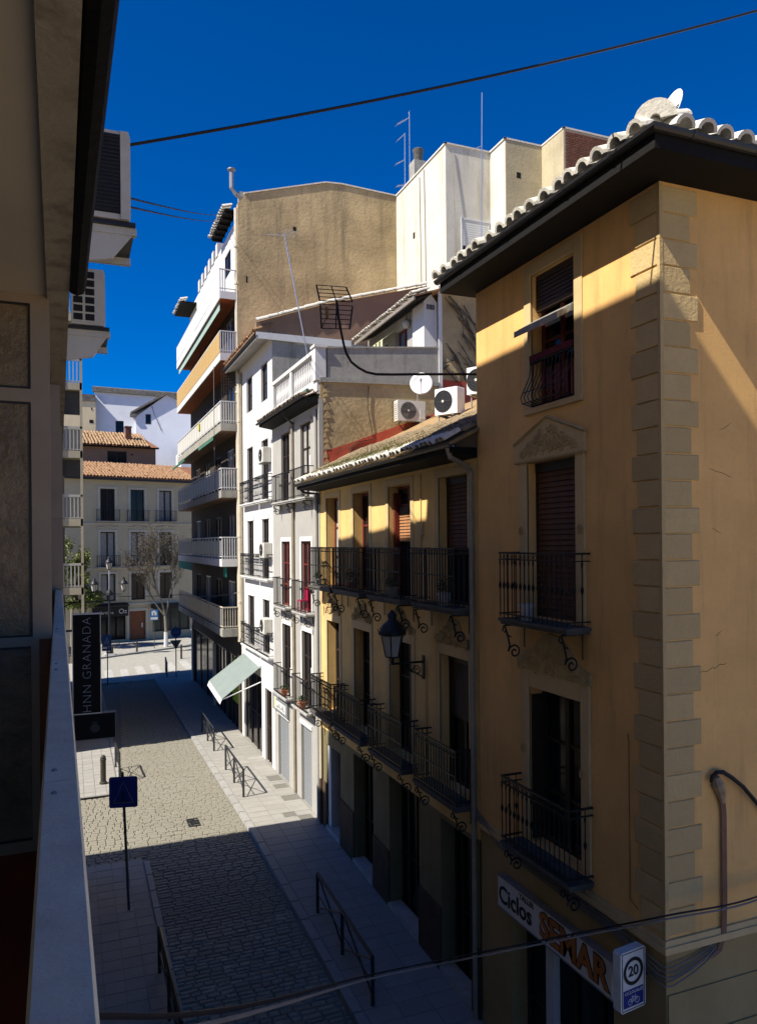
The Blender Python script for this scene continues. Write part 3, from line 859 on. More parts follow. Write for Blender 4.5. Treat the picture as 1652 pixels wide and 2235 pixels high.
for a, b in zip(xs[::2], xs[1::2]):
    P('dado', DADO, B, lambda mb: mb.hull([(a, -.03, -1.2), (b, -.03, -1.2), (b, .01, -1.2), (a, .01, -1.2)], [(a, -.03, 1.36 - .05 * (a + 9.94)), (b, -.03, 1.36 - .05 * (b + 9.94)), (b, .01, 1.37 - .05 * (b + 9.94)), (a, .01, 1.37 - .05 * (a + 9.94))]))
for i, (u_, l_) in enumerate(zip(ups, los)):
    surround(B, u_, .17, TRIM, .02)
    surround(B, l_, .18, TRIM, .025, head=.05)
    cx = (l_[0] + l_[1]) / 2
    P('crest_panel', CARVE, B, lambda mb: mb.prism([(l_[0] - .2, 6.62), (l_[1] + .2, 6.62), (l_[1] + .2, 6.72), (cx + .42, 6.84), (cx + .25, 7.08), (cx, 7.17), (cx - .25, 7.08), (cx - .42, 6.84), (l_[0] - .2, 6.72)], 'y', -.02, .01))
    tag(P('relief_ornament', CARVE, B, relief(cx, 6.64, 1.35, .42, 11, rg)), kind='stuff')
shutter(B, ups[3], DB - .06, WOODB, zbot=8.5, pitch=.085)
window(B, (ups[3][0], ups[3][1], 7.4, 8.5), DB, WOODD, 2, 1, .07, name='balcony_door')
shutter(B, (ups[2][0], ups[2][1], 7.4, 9.55), DB - .02, SLATO, zbot=8.75, pitch=.075)
window(B, (ups[2][0], ups[2][1], 9.56, 10.05), DB, WOODR, 2, 1, .06, name='fanlight')
for i in (0, 1):
    window(B, ups[i], DB, WOODR, 2, 3, .085, pm=GLASS if i else CURT, name='balcony_door')
P('red_curtain', WOODR, B, lambda mb: mb.box(ups[2][0] + .02, ups[2][0] + .12, .12, .30, 7.45, 9.9))
shutter(B, los[3], DB - .04, WOODD, zbot=5.1, pitch=.10)
for i in (0, 1, 2):
    window(B, los[i], DB, WOODD, 2, 3, .09, name='balcony_door')
window(B, (los[3][0], los[3][1], 3.66, 5.1), DB, WOODD, 2, 1, .08, name='balcony_door')
for g in gnd[1:]:
    window(B, g, .42, WOODD, 4, 2, .07, name='shop_door')
P('white_shop_panel', WHITET, B, lambda mb: mb.box(gnd[0][0], gnd[0][0] + .26, .04, .38, -.2, 2.55))
window(B, (gnd[0][0] + .26, gnd[0][1], -.5, 2.55), .40, WOODD, 2, 2, .07, name='shop_door')
for g in gnd:
    P('door_sill', MARBLE, B, lambda mb: mb.box(g[0], g[1], -.05, .3, -1.2, ground_z(12.85 - (g[0] + g[1]) / 2) + .14))
for x0, x1 in ((LB(22.6), LB(20.55)), (LB(20.35), LB(18.2)), (LB(17.65), LB(15.6)), (LB(14.98), LB(13.0))):
    balcony(B, x0, x1, 7.42, .45, rail_h=1.16, th=.13, gap=.118, slab=DSLAB, brackets=[x0 + .16, x1 - .16], bh=.62, wbar=.021, midrail=True)
    balcony(B, x0, x1, 3.62, .45, rail_h=1.08, th=.12, gap=.118, slab=DSLAB, brackets=[x0 + .16, x1 - .16], bh=.48, wbar=.021, midrail=True)
# eave, gutter, downpipe
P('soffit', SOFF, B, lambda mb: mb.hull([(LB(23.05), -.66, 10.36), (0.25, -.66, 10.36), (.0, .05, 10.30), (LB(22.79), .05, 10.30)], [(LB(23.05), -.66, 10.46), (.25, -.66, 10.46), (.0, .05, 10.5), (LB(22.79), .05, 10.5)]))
P('roof_end_wall', DKBROWN, B, lambda mb: mb.prism([(-.45, 10.47), (4.1, 10.3), (4.1, 12.86), (-.45, 10.57)], 'x', -.06, .0))
gutB = P('gutter', GUT, B, lambda mb: gutter_path(mb, [(LB(23.15), -.70, 10.52), (.30, -.70, 10.52)], .07), recalc=True)
P('downpipe', PIPEG, B, lambda mb: mb.tube([(.10, -.68, 10.46), (.10, -.62, 10.28), (-.02, -.30, 10.18), (-.10, -.08, 10.06), (-.12, -.07, 9.8), (-.12, -.07, 3.9), (-.11, -.07, -.8)], .05, 8))
P('downpipe', GUT, B, lambda mb: mb.tube([(LB(22.95), -.68, 10.46), (LB(22.9), -.5, 10.28), (LB(22.72), -.06, 10.22), (LB(22.70), -.05, 9.9)], .035, 6))
P('downpipe', PIPEC, B, lambda mb: mb.tube([(LB(22.72), -.06, 3.3), (LB(22.72), -.06, 1.4)], .05, 8))
P('downpipe', DADO, B, lambda mb: mb.tube([(LB(22.72), -.06, 1.4), (LB(22.72), -.06, -.05)], .052, 8))
P('wall_conduit', TRIM, B, lambda mb: (mb.tube([(LB(15.35), -.02, 10.2), (LB(15.35), -.02, 8.6)], .012, 5), mb.tube([(LB(15.15), -.02, 6.1), (LB(15.15), -.02, 3.8)], .012, 5), mb.box(LB(15.45), LB(15.25), -.06, .01, 8.85, 9.15)))
# roof: slope 28 degrees, tiles along the eave, earth and moss higher up
SB = Vector((0, 1, .50)).normalized()
roofB = P('roof', mat('earthy_old_roof', (.36, .235, .11), var=.4, scale=4, bump=1.0, bscale=9, stain=.6, stain_col=(.16, .15, .06), grunge=.4), B,
          lambda mb: mb.hull([(LB(22.79), -.62, 10.50), (.10, -.62, 10.50), (.10, 4.2, 12.93), (LB(22.79), 4.2, 12.93)], [(LB(22.79), -.62, 10.57), (.10, -.62, 10.57), (.10, 4.2, 13.0), (LB(22.79), 4.2, 13.0)]))
tB = tile_mesh('tile', .44, .105, .085, CREAMT, .02, 7)
tB2 = tile_mesh('tile', .44, .10, .08, STRAW, .02, 7)
tiles(roofB, (LB(23.0), -.70, 10.59), (1, 0, 0), SB, 10.1, 1, tB, pitch=.235, rowlen=.34, jit=.04)
tiles(roofB, (LB(22.75), -.30, 10.78), (1, 0, 0), SB, 9.8, 5, tB2, pitch=.245, rowlen=.36, jit=.04, limit=230, stuff_mat=STRAW)
def tufts(mb):
    r_ = random.Random(5)
    for _ in range(6500):
        Y = 22.6 - r_.betavariate(2, 2.2) * 9.0
        t = r_.betavariate(1, 2.5) * 1.6 - .05
        p = Vector((LB(Y), -.62 + t, 10.66 + t * .5))
        a = r_.uniform(0, 6.28); h = r_.uniform(.03, .13)
        d = Vector((math.cos(a), math.sin(a), 0)) * .012
        lean = Vector((r_.uniform(-.06, .06), r_.uniform(-.08, .03), h))
        mb.quad(p - d, p + d, p + lean)
tag(P('roof_moss', MOSS, roofB, tufts), kind='stuff')

# ------------------------------------------------------------------ grey house with roof terrace and balustrade
C = thing('grey_house', 'grey house with white door surrounds, thin iron balconies and a white roof balustrade', 'house', (7.2, 22.8, 0), R(-90))
LC = lambda Y: 22.8 - Y
cb = [(26.3, 27.45), (23.75, 24.9)]
c3 = [(LC(b), LC(a), 10.2, 12.68) for a, b in cb]
c2 = [(LC(b), LC(a), 6.44, 8.76) for a, b in cb]
c1 = [(LC(b), LC(a), 3.25, 5.76) for a, b in cb]
c0 = [(LC(28.2), LC(26.7), -.2, 2.3), (LC(25.1), LC(23.9), -.2, 2.6)]
DC = .15
P('wall', GREYP, C, lambda mb: shell(mb, LC(28.72), -.03, -1, 13.25, 8, c3 + c2 + c1 + c0, DC))
P('gable_wall', BEIGE2, C, lambda mb: mb.box(-.03, .02, .03, 4.2, -1, 13.85))
P('corner_strip', GREYP, C, lambda mb: mb.box(-.05, .035, -.02, .12, -.9, 13.2))
P('red_flashing', REDP, C, lambda mb: mb.prism([(.10, 10.4), (.10, 11.55), (.8, 11.78), (2.66, 12.48), (4.15, 13.0), (4.15, 10.4)], 'x', .02, .034))
P('terrace_parapet', CONC, C, lambda mb: (mb.prism([(.30, 13.85), (4.15, 13.95), (4.15, 15.13), (.30, 14.80)], 'x', -.14, .01), mb.prism([(.30, 14.80), (4.15, 15.13), (4.15, 15.18), (.30, 14.85)], 'x', -.18, .04)))
P('parapet_ledge', CONC, C, lambda mb: mb.prism([(.02, 13.72), (4.16, 13.86), (4.16, 13.98), (.02, 13.86)], 'x', .0, .09))
P('corner_post', WHITET, C, lambda mb: mb.box(.021, .06, 4.15, 4.28, 13.2, 17.2))
# broken render patches down the free edge
rg2 = random.Random(21)
def broken(mb):
    z = 10.9
    while z < 13.6:
        a, h = rg2.uniform(.10, .26), rg2.uniform(.12, .3)
        mb.prism([(.13, z), (.13 + a, z + .02), (.13 + a * .8, z + h * .6), (.13 + a * .5, z + h)], 'x', .02, .045)
        z += h
P('broken_render', BEIGE, C, broken)
P('wall_cable', PLAST, C, lambda mb: mb.tube([(.05, 1.65, 13.7), (.05, 1.62, 13.0), (.05, 1.75, 12.3), (.05, 1.78, 12.0), (.05, 1.3, 11.9), (.05, 1.05, 11.75), (.05, .95, 11.2)], .012, 4))
for o_ in c3:
    P('door_shade', GREYP, C, lambda mb: mb.box(o_[0] - .12, o_[1] + .12, -.035, 0, 12.68, 12.80))
for o_ in c2 + c1:
    surround(C, o_, .15, WHITET, .02)
for i, o_ in enumerate(c3 + c2 + c1):
    window(C, o_, DC, (WOODD, WOODR, WOODD)[i // 2], 2, 3, .08, name='balcony_door', pm=CURT if i == 1 else GLASS)
    P('half_shutter', WHITET if i != 3 else WOODR, C, lambda mb: mb.box(o_[1] - .22, o_[1] - .02, DC - .13, DC - .10, o_[2] + .02, o_[2] + (o_[3] - o_[2]) * (.55 if i % 2 else .4)))
shutterC = mat('grey_roller_door', (.20, .21, .22), var=.1, scale=3, rough=.5)
for o_ in c0:
    rdo = P('roller_door', shutterC, C, lambda mb: mb.box(o_[0], o_[1], .12, .14, o_[2], o_[3]))
    sme = MB().cbox(o_[0], o_[1], .09, .119, 0, .097, .01).mesh('slat'); sme.materials.append(shutterC)
    for k in range(int((o_[3] - o_[2]) / .1)):
        link('slat', sme, rdo, (0, 0, o_[2] + k * .1))
    P('door_lintel', WHITET, C, lambda mb: mb.box(o_[0] - .1, o_[1] + .1, -.03, .0, o_[3], o_[3] + .14))
kw = dict(bars=IRON, panel_rail=False, wbar=.014, gap=.125, th=.09)
balcony(C, LC(27.75), LC(23.35), 10.18, .32, rail_h=1.0, brackets=[LC(27.4), LC(25.6), LC(23.6)], bh=.35, **kw)
for a, b in ((25.95, 27.65), (23.4, 25.1)):
    balcony(C, LC(b), LC(a), 6.42, .32, rail_h=1.05, brackets=[LC(b) + .15, LC(a) - .15], bh=.35, **kw)
    balcony(C, LC(b) - .1, LC(a) + .0, 3.24, .32, rail_h=1.05, slab=MARBLE, **kw)
for x in (LC(25.72), LC(23.0)):
    P('downpipe', PIPEG if x < -1 else GREYP, C, lambda mb: mb.tube([(x, -.06, 12.9), (x, -.06, 2.0), (x, -.06, .05)], .055, 8))
# eave with tiles, gutter and the balustrade above
P('soffit', SOFF, C, lambda mb: mb.hull([(LC(28.75), -.52, 13.14), (.02, -.52, 13.14), (.02, 0, 13.05), (LC(28.75), 0, 13.05)], [(LC(28.75), -.52, 13.22), (.02, -.52, 13.22), (.02, 0, 13.26), (LC(28.75), 0, 13.26)]))
gC = P('gutter', GUT, C, lambda mb: gutter_path(mb, [(LC(28.9), -.56, 13.27), (.03, -.56, 13.27)], .06), recalc=True)
P('gutter_outlet', GUT, C, lambda mb: mb.tube([(LC(25.2), -.54, 13.2), (LC(25.3), -.42, 13.0), (LC(25.68), -.06, 12.85)], .03, 6))
rC = P('roof', TERRA, C, lambda mb: mb.hull([(LC(28.72), -.5, 13.23), (0, -.5, 13.23), (0, 0, 13.43), (LC(28.72), 0, 13.43)], [(LC(28.72), -.5, 13.26), (0, -.5, 13.26), (0, .02, 13.47), (LC(28.72), .02, 13.47)]))
tC = tile_mesh('tile', .5, .10, .08, mat('dark_weathered_tile', (.16, .12, .085), var=.4, scale=7, bump=.4, rand=.3), .02, 6)
tiles(rC, (LC(28.6), -.56, 13.31), (1, 0, 0), Vector((0, 1, .4)).normalized(), 5.5, 1, tC, pitch=.24, jit=.03)
P('green_flashing', GREENAW, C, lambda mb: mb.tube([(LC(23.9), -.36, 13.46), (LC(23.0), -.3, 13.50)], .05, 6))
bz0, bz1 = 13.78, 14.78
bal = P('balustrade', WHITET, C, lambda mb: (mb.box(LC(28.4), .0, -.06, .12, bz0 - .42, bz0), mb.box(LC(28.4), .02, -.10, .16, bz1 - .12, bz1), mb.box(-.32, .04, -.12, .22, bz0, bz1 + .02), mb.box(-.36, .10, -.16, .26, bz1 + .02, bz1 + .10),
                                             mb.box(LC(25.9), LC(25.66), -.08, .14, bz0, bz1 - .12), mb.box(LC(28.45), LC(28.2), -.08, .14, bz0, bz1 - .12)))
bp = MB().lathe([(.05, 0), (.05, .06), (.028, .10), (.05, .28), (.055, .36), (.032, .56), (.028, .70), (.05, .80), (.05, .88)], n=8).mesh('baluster'); bp.materials.append(WHITET)
for k in range(24):
    Y = 23.25 + k * .205
    if 25.6 < Y < 25.96 or Y > 28.1:
        continue
    link('baluster', bp, bal, (LC(Y), .03, bz0))
P('arched_hood', WHITEP, C, lambda mb: mb.tube([(LC(27.9) + .9 - .9 * math.cos(t * math.pi / 10), .75, 13.9 + 1.05 * math.sin(t * math.pi / 10)) for t in range(11)], .10, 6))
P('shop_sign_board', shutterC, C, lambda mb: mb.box(LC(28.66), LC(26.55), -.10, 0, 2.42, 3.02))
P('sign_plate', SIGNW, C, lambda mb: mb.box(LC(28.05), LC(26.75), -.108, -.10, 2.52, 2.82))
P('sign_accent', STRIPE1, C, lambda mb: mb.box(LC(28.4), LC(28.1), -.108, -.10, 2.50, 2.92))
tag(P('sign_marks', mat('faded_grey_print', (.22, .23, .24), var=.2), C, lambda mb: [mb.tube([(LC(27.98) + k * .17, -.11, 2.58), (LC(27.98) + k * .17 + .05, -.11, 2.58 + .07 * (1 + k % 3)), (LC(27.98) + k * .17 + .12, -.11, 2.60)], .012, 4) for k in range(7)]), kind='stuff')

# ------------------------------------------------------------------ narrow white house
W = thing('white_house', 'tall narrow white house with ornate thin balconies under a dark sloping eave', 'house', (7.2, 28.72, 0), R(-90))
LW = lambda Y: 28.72 - Y
wb = [(32.15, 33.3), (29.45, 30.55)]
w4 = [(LW(b), LW(a), 14.4, 15.9) for a, b in wb]
w3 = [(LW(b), LW(a), 10.42, 12.85) for a, b in wb]
w2 = [(LW(b), LW(a), 7.3, 9.68) for a, b in wb]
w1 = [(LW(b), LW(a), 4.3, 6.46) for a, b in wb]
w0 = [(LW(34.3), LW(30.9), -.2, 3.2), (LW(30.3), LW(29.2), -.2, 2.9)]
P('wall', WHITEP, W, lambda mb: shell(mb, LW(34.78), 0, -1, 16.72, 8, w4 + w3 + w2 + w1 + w0, .16))
for o_ in w4:
    window(W, o_, .16, WOODD, 1, 2, .07)
for o_ in w3 + w2 + w1:
    window(W, o_, .16, WOODD, 2, 3, .07, name='balcony_door')
for o_ in w0:
    window(W, o_, .16, WOODD, 3, 2, .09, name='shop_front')
P('transom_panel', WHITET, W, lambda mb: [mb.box(o_[0] - .12, o_[1] + .12, -.025, .0, o_[3], o_[3] + .2) for o_ in w2 + w1])
for zt in (10.42, 7.3, 4.28):
    for a, b in ((31.05, 33.9), (28.8, 30.95)):
        bo = balcony(W, LW(b), LW(a), zt, .24, rail_h=.98, bars=IRON, panel_rail=True, wbar=.012, gap=.14, th=.10, slab=WHITET, midrail=True)
        def lattice(mb):
            n = int((b - a) / .3)
            for k in range(n):
                x = LW(b) + .15 + k * .3
                for q in (.3, .62):
                    mb.tube([(x + u, -.215, zt + q + v) for u, v in spiral(.08, 0, .015, .09, k, 1.3, 9)], .005, 3)
        tag(P('lattice_scroll', IRON, bo, lattice), kind='stuff')
P('downpipe', PIPEC, W, lambda mb: mb.tube([(LW(34.55), -.08, 16.4), (LW(34.55), -.08, 4.4)], .085, 8))
for z in (14.2, 11.1, 9.0, 6.0):
    P('pipe_collar', PIPEC, W, lambda mb: mb.lathe([(.085, 0), (.105, .01), (.105, .12), (.085, .13)], (LW(34.55), -.08, z), 8))
P('downpipe', PIPEG, W, lambda mb: mb.tube([(LW(34.2), -.05, 16.4), (LW(34.2), -.05, 4.2)], .045, 6))
# deep sloping eave
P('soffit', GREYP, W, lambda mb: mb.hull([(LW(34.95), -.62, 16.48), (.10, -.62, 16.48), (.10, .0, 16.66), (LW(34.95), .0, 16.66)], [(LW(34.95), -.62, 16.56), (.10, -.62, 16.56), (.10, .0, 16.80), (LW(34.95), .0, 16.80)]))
P('gutter', GUT, W, lambda mb: gutter_path(mb, [(LW(35.0), -.66, 16.64), (.14, -.66, 16.64)], .07), recalc=True)
P('verge_board', WHITET, W, lambda mb: mb.prism([(-.62, 16.50), (3.2, 16.44), (3.2, 16.74), (-.62, 16.74)], 'x', .08, .13))
P('side_wall', CONC, W, lambda mb: mb.box(-.02, .03, .02, 3.4, 13.9, 16.5))
gab = [(-.6, 16.74), (6.6, 16.6), (6.6, 19.35), (2.0, 18.05), (-.6, 17.12)]
P('gable_wall', MAUVE, W, lambda mb: mb.prism(gab, 'x', -.2, .04))
rW = P('roof', TERRA, W, lambda mb: mb.hull([(LW(34.8), -.66, 16.72), (-.04, -.66, 16.72), (-.04, 6.6, 19.25), (LW(34.8), 6.6, 19.25)], [(LW(34.8), -.66, 16.78), (-.04, -.66, 16.78), (-.04, 6.6, 19.33), (LW(34.8), 6.6, 19.33)]))
tW = tile_mesh('tile', .46, .10, .085, TERRA, .02, 6)
tiles(rW, (LW(34.7), -.70, 16.80), (1, 0, 0), Vector((0, 1, .35)).normalized(), 6.0, 2, tW, pitch=.24, jit=.03)
vt = tile_mesh('verge_tile', .5, .12, .10, CREAMT, .025, 6)
for k in range(15):
    y_ = -.6 + k * .48
    zz = 17.15 + (y_ + .6) * (18.05 - 17.12) / 2.6 if y_ < 2 else 18.08 + (y_ - 2) * .283
    link('verge_tile', vt, rW, (.08, y_, zz + .02), (R(19), rnd.uniform(-.06, .06), rnd.uniform(-.04, .04)))

# ------------------------------------------------------------------ rooftop dwelling behind the terrace
G = thing('rooftop_dwelling', 'small rooftop dwelling with tiled eave, white pillar and striped awning above the terrace', 'house', (11.0, 22.9, 13.9), R(-90))
LG = lambda Y: 22.9 - Y
z_ = lambda z: z - 13.9
P('wall', GREYP, G, lambda mb: shell(mb, LG(28.3), -.75, 0, z_(16.7), 4, [(LG(25.6), LG(24.5), 0, z_(16.35)), (LG(27.6), LG(26.3), z_(14.6), z_(16.2))], .25))
window(G, (LG(25.6), LG(24.5), 0, z_(16.35)), .25, WOODR, 2, 2, .08, pm=mat('blue_reflecting_pane', (.10, .16, .24), rough=.1, var=.2), name='terrace_door')
window(G, (LG(27.6), LG(26.3), z_(14.6), z_(16.2)), .25, WOODD, 2, 1, .06)
P('pillar', WHITEP, G, lambda mb: (mb.box(LG(23.9), LG(22.98), -.07, .41, 0, z_(16.7)), mb.prism([(-.07, z_(16.7)), (.41, z_(16.7)), (.17, z_(17.0))], 'x', LG(23.9), LG(22.98))))
P('pillar_grille', IRON, G, lambda mb: [mb.box(LG(22.98) + .0, LG(22.98) + .012, .03 + k * .05, .06 + k * .05, z_(16.45), z_(16.62)) for k in range(6)])
P('soffit', SOFF, G, lambda mb: mb.hull([(LG(28.0), -.6, z_(16.48)), (LG(22.6), -.6, z_(16.60)), (LG(22.6), .05, z_(16.85)), (LG(28.0), .05, z_(16.75))], [(LG(28.0), -.6, z_(16.55)), (LG(22.6), -.6, z_(16.67)), (LG(22.6), .05, z_(16.95)), (LG(28.0), .05, z_(16.85))]))
P('fascia', mat('grey_timber', (.23, .20, .17), var=.3, scale=8, bump=.4), G, lambda mb: mb.hull([(LG(28.1), -.66, z_(16.42)), (LG(22.5), -.66, z_(16.56)), (LG(22.5), -.6, z_(16.56)), (LG(28.1), -.6, z_(16.42))], [(LG(28.1), -.66, z_(16.54)), (LG(22.5), -.66, z_(16.68)), (LG(22.5), -.6, z_(16.68)), (LG(28.1), -.6, z_(16.54))]))
rG = P('roof', TERRA, G, lambda mb: mb.hull([(LG(28.1), -.62, z_(16.55)), (LG(22.5), -.62, z_(16.68)), (LG(22.5), 3.0, z_(17.9)), (LG(28.1), 3.0, z_(17.8))], [(LG(28.1), -.62, z_(16.59)), (LG(22.5), -.62, z_(16.72)), (LG(22.5), 3.0, z_(17.95)), (LG(28.1), 3.0, z_(17.85))]))
tG = tile_mesh('tile', .42, .085, .07, CREAMT, .018, 6)
tiles(rG, (LG(28.1), -.72, z_(16.62)), Vector((5.6, 0, .13)), Vector((0, 1, .35)), 5.6, 2, tG, pitch=.17, rowlen=.3, jit=.03)
aw = P('awning', STRIPE1, G, lambda mb: (mb.hull([(LG(28.2), -.55, z_(15.95)), (LG(25.4), -.55, z_(16.0)), (LG(25.4), 0, z_(16.4)), (LG(28.2), 0, z_(16.38))], [(LG(28.2), -.55, z_(15.98)), (LG(25.4), -.55, z_(16.03)), (LG(25.4), 0, z_(16.43)), (LG(28.2), 0, z_(16.41))]),
                                         mb.box(LG(28.2), LG(25.4), -.58, -.565, z_(15.62), z_(15.98))))
for k in range(8):
    P('stripe', STRIPE2, aw, lambda mb: mb.box(LG(28.1) + k * .34, LG(28.1) + k * .34 + .14, -.59, -.582, z_(15.62), z_(15.98)))
P('globe_lamp', LAMPG, G, lambda mb: mb.lathe([(.02, -.16), (.1, -.125), (.155, -.04), (.16, .03), (.13, .1), (.07, .15), (.03, .16), (.03, .3)], (LG(24.3), -.12, z_(16.3)), 12), smooth=True)

S = thing('bare_party_wall', 'bare brownish wall with loose sticks and render scars beside the corner house roof', 'wall', (11.55, 23.05, 13.2))
P('render', BEIGE2, S, lambda mb: mb.box(0, 1.6, 0, .4, -.8, 3.95))
P('skirting', REDP, S, lambda mb: mb.box(0, 1.6, -.02, 0, -.8, .95))
rs = random.Random(4)
for k in range(26):
    x0, z0 = rs.uniform(.1, 1.0), rs.uniform(1.2, 3.8)
    L = rs.uniform(.5, 1.6); a = R(rs.uniform(-68, -35)) if k > 5 else R(rs.uniform(-170, -20))
    p, q = Vector((x0, -.05, z0)), Vector((min(1.5, x0 + L * math.cos(a)), -.05 - rs.uniform(0, .12), max(.9, z0 + L * math.sin(a))))
    P('stick', TWIG, S, lambda mb: mb.tube([p, (p + q) / 2 + Vector((.03, -.02, rs.uniform(-.05, .05))), q], rs.uniform(.01, .026), 5))

# ------------------------------------------------------------------ apartment block with long balconies
D = thing('apartment_block', 'tall apartment block with stacked long balconies and a stained bare gable wall', 'apartment block', (7.2, 34.85, 0), R(-90))
LD = lambda Y: 34.85 - Y
fl = [4.80, 8.0, 11.15, 14.2, 17.4, 20.22]
opsD = []
for z in fl[:5]:
    for a in (36.2, 39.6, 43.0, 46.4):
        opsD.append((LD(a + 1.6), LD(a), z, z + 2.1))
opsG = [(LD(37.9), LD(35.6), -.2, 3.4), (LD(41.3), LD(38.6), -.2, 3.4), (LD(49.4), LD(42.2), -.2, 3.4)]
opsT = [(LD(38.1), LD(36.6), 21.8, 22.9)]
P('wall', mat('shade_brown_paint', (.055, .044, .034), var=.15, scale=1.2), D, lambda mb: shell(mb, LD(50.1), 0, -1, 20.3, 7.9, opsD + opsG, .10))  # brown darkened: cast shadow and recess shade are put into the colour
P('attic_wall', WHITEP, D, lambda mb: (wall_front(mb, LD(50.1), -.02, 20.2, 23.72, opsT, .10, .01), mb.quad((LD(50.1), .01, 20.2), (LD(50.1), .01, 23.72), (LD(50.1), 7.5, 23.72), (LD(50.1), 7.5, 20.2))))
gp = [(.0, -1), (7.9, -1), (7.9, 25.85), (5.0, 25.95), (4.2, 25.9), (.35, 24.75), (.0, 24.3)]
gw = P('gable_wall', BEIGE, D, lambda mb: mb.prism(gp, 'x', -.25, .03))
P('gable_cap', CREAMT, D, lambda mb: [mb.hull([(-.28, a, za), (.08, a, za), (.08, b, zb2), (-.28, b, zb2)], [(-.28, a, za + .06), (.08, a, za + .06), (.08, b, zb2 + .06), (-.28, b, zb2 + .06)]) for a, za, b, zb2 in ((.3, 24.76, 4.2, 25.92), (4.2, 25.92, 5.0, 25.98), (5.0, 25.98, 7.9, 25.87))])
P('vent_hole', BLACK, gw, lambda mb: (mb.box(.02, .034, 2.6, 2.75, 23.4, 23.6), mb.box(.02, .034, 4.9, 5.15, 20.3, 20.6), mb.box(.02, .034, .35, .42, 20.7, 21.0)))
rD = P('roof', TERRA, D, lambda mb: mb.add([(LD(50.3), .5, 23.6), (LD(36.2), .4, 24.2), (-.05, .4, 24.7), (-.05, 4.6, 25.9), (LD(50.3), 4.6, 25.9), (-.05, 7.9, 25.8), (LD(50.3), 7.9, 25.4)], [(0, 1, 2, 3, 4), (4, 3, 5, 6), (0, 4, 3, 2, 1)]))
eD = P('eave_slab', SOFF, D, lambda mb: mb.box(LD(38.8), LD(35.1), -.55, 0, 24.0, 24.08))
for k in range(6):
    P('rafter', SOFF, eD, lambda mb: mb.box(LD(38.7) + k * .68, LD(38.7) + k * .68 + .1, -.52, 0, 23.9, 24.0))
tD = tile_mesh('tile', .45, .13, .11, CREAMT, .025, 6)
tiles(rD, (LD(38.8), -.62, 24.14), (1, 0, 0), Vector((0, 1, .3)), 3.7, 1, tD, pitch=.3, jit=.04)
e2 = P('eave_slab', SOFF, D, lambda mb: mb.box(LD(50.2), LD(47.2), -.95, 0, 23.3, 23.4))
tiles(rD, (LD(50.2), -1.0, 23.44), (1, 0, 0), Vector((0, 1, .3)), 3.0, 1, tD, pitch=.3, jit=.04)
P('flue', GALV, D, lambda mb: (mb.tube([(-.1, .2, 24.6), (-.1, -.05, 24.75), (-.1, -.25, 25.0), (-.1, -.25, 25.8)], .10, 8), mb.lathe([(.10, 0), (.19, .02), (.19, .07), (.06, .12)], (-.1, -.25, 25.8), 10)))
P('roof_block', CONC, D, lambda mb: mb.box(-.45, -.06, .1, .6, 24.4, 24.9))
P('vent_pipe', PIPEC, D, lambda mb: mb.tube([(-.12, -.05, 24.1), (-.10, -.05, 4.2)], .10, 8))
for z in (22.3, 20.6, 17.5, 15.6):
    P('pipe_collar', PIPEC, D, lambda mb: mb.lathe([(.10, 0), (.125, .01), (.125, .1), (.10, .11)], (-.11, -.05, z), 8))
for k in range(6):
    Y = 39.9 + k * 1.18
    P('divider_fin', WHITEP, D, lambda mb: mb.box(LD(Y + .5), LD(Y), -.04, .3, 23.7, 24.35))
window(D, opsT[0], .10, WOODD, 2, 1, .07)
for o_ in opsD:
    window(D, o_, .10, ALU if rnd.random() < .4 else WOODD, 2, 1, .07, pm=CURT if rnd.random() < .35 else GLASS, name='balcony_door')
for o_ in opsG:
    window(D, o_, .10, WOODD, 3, 1, .09, name='shop_front')
P('shop_column', WHITEP, D, lambda mb: (mb.box(LD(42.0), LD(41.5), -.1, .2, -.2, 3.3), mb.box(LD(50.0), LD(49.6), -.1, .2, -.2, 3.6)))
P('lime_panel', LIME, D, lambda mb: mb.box(LD(36.9), LD(35.7), -.02, .2, 1.2, 3.2))
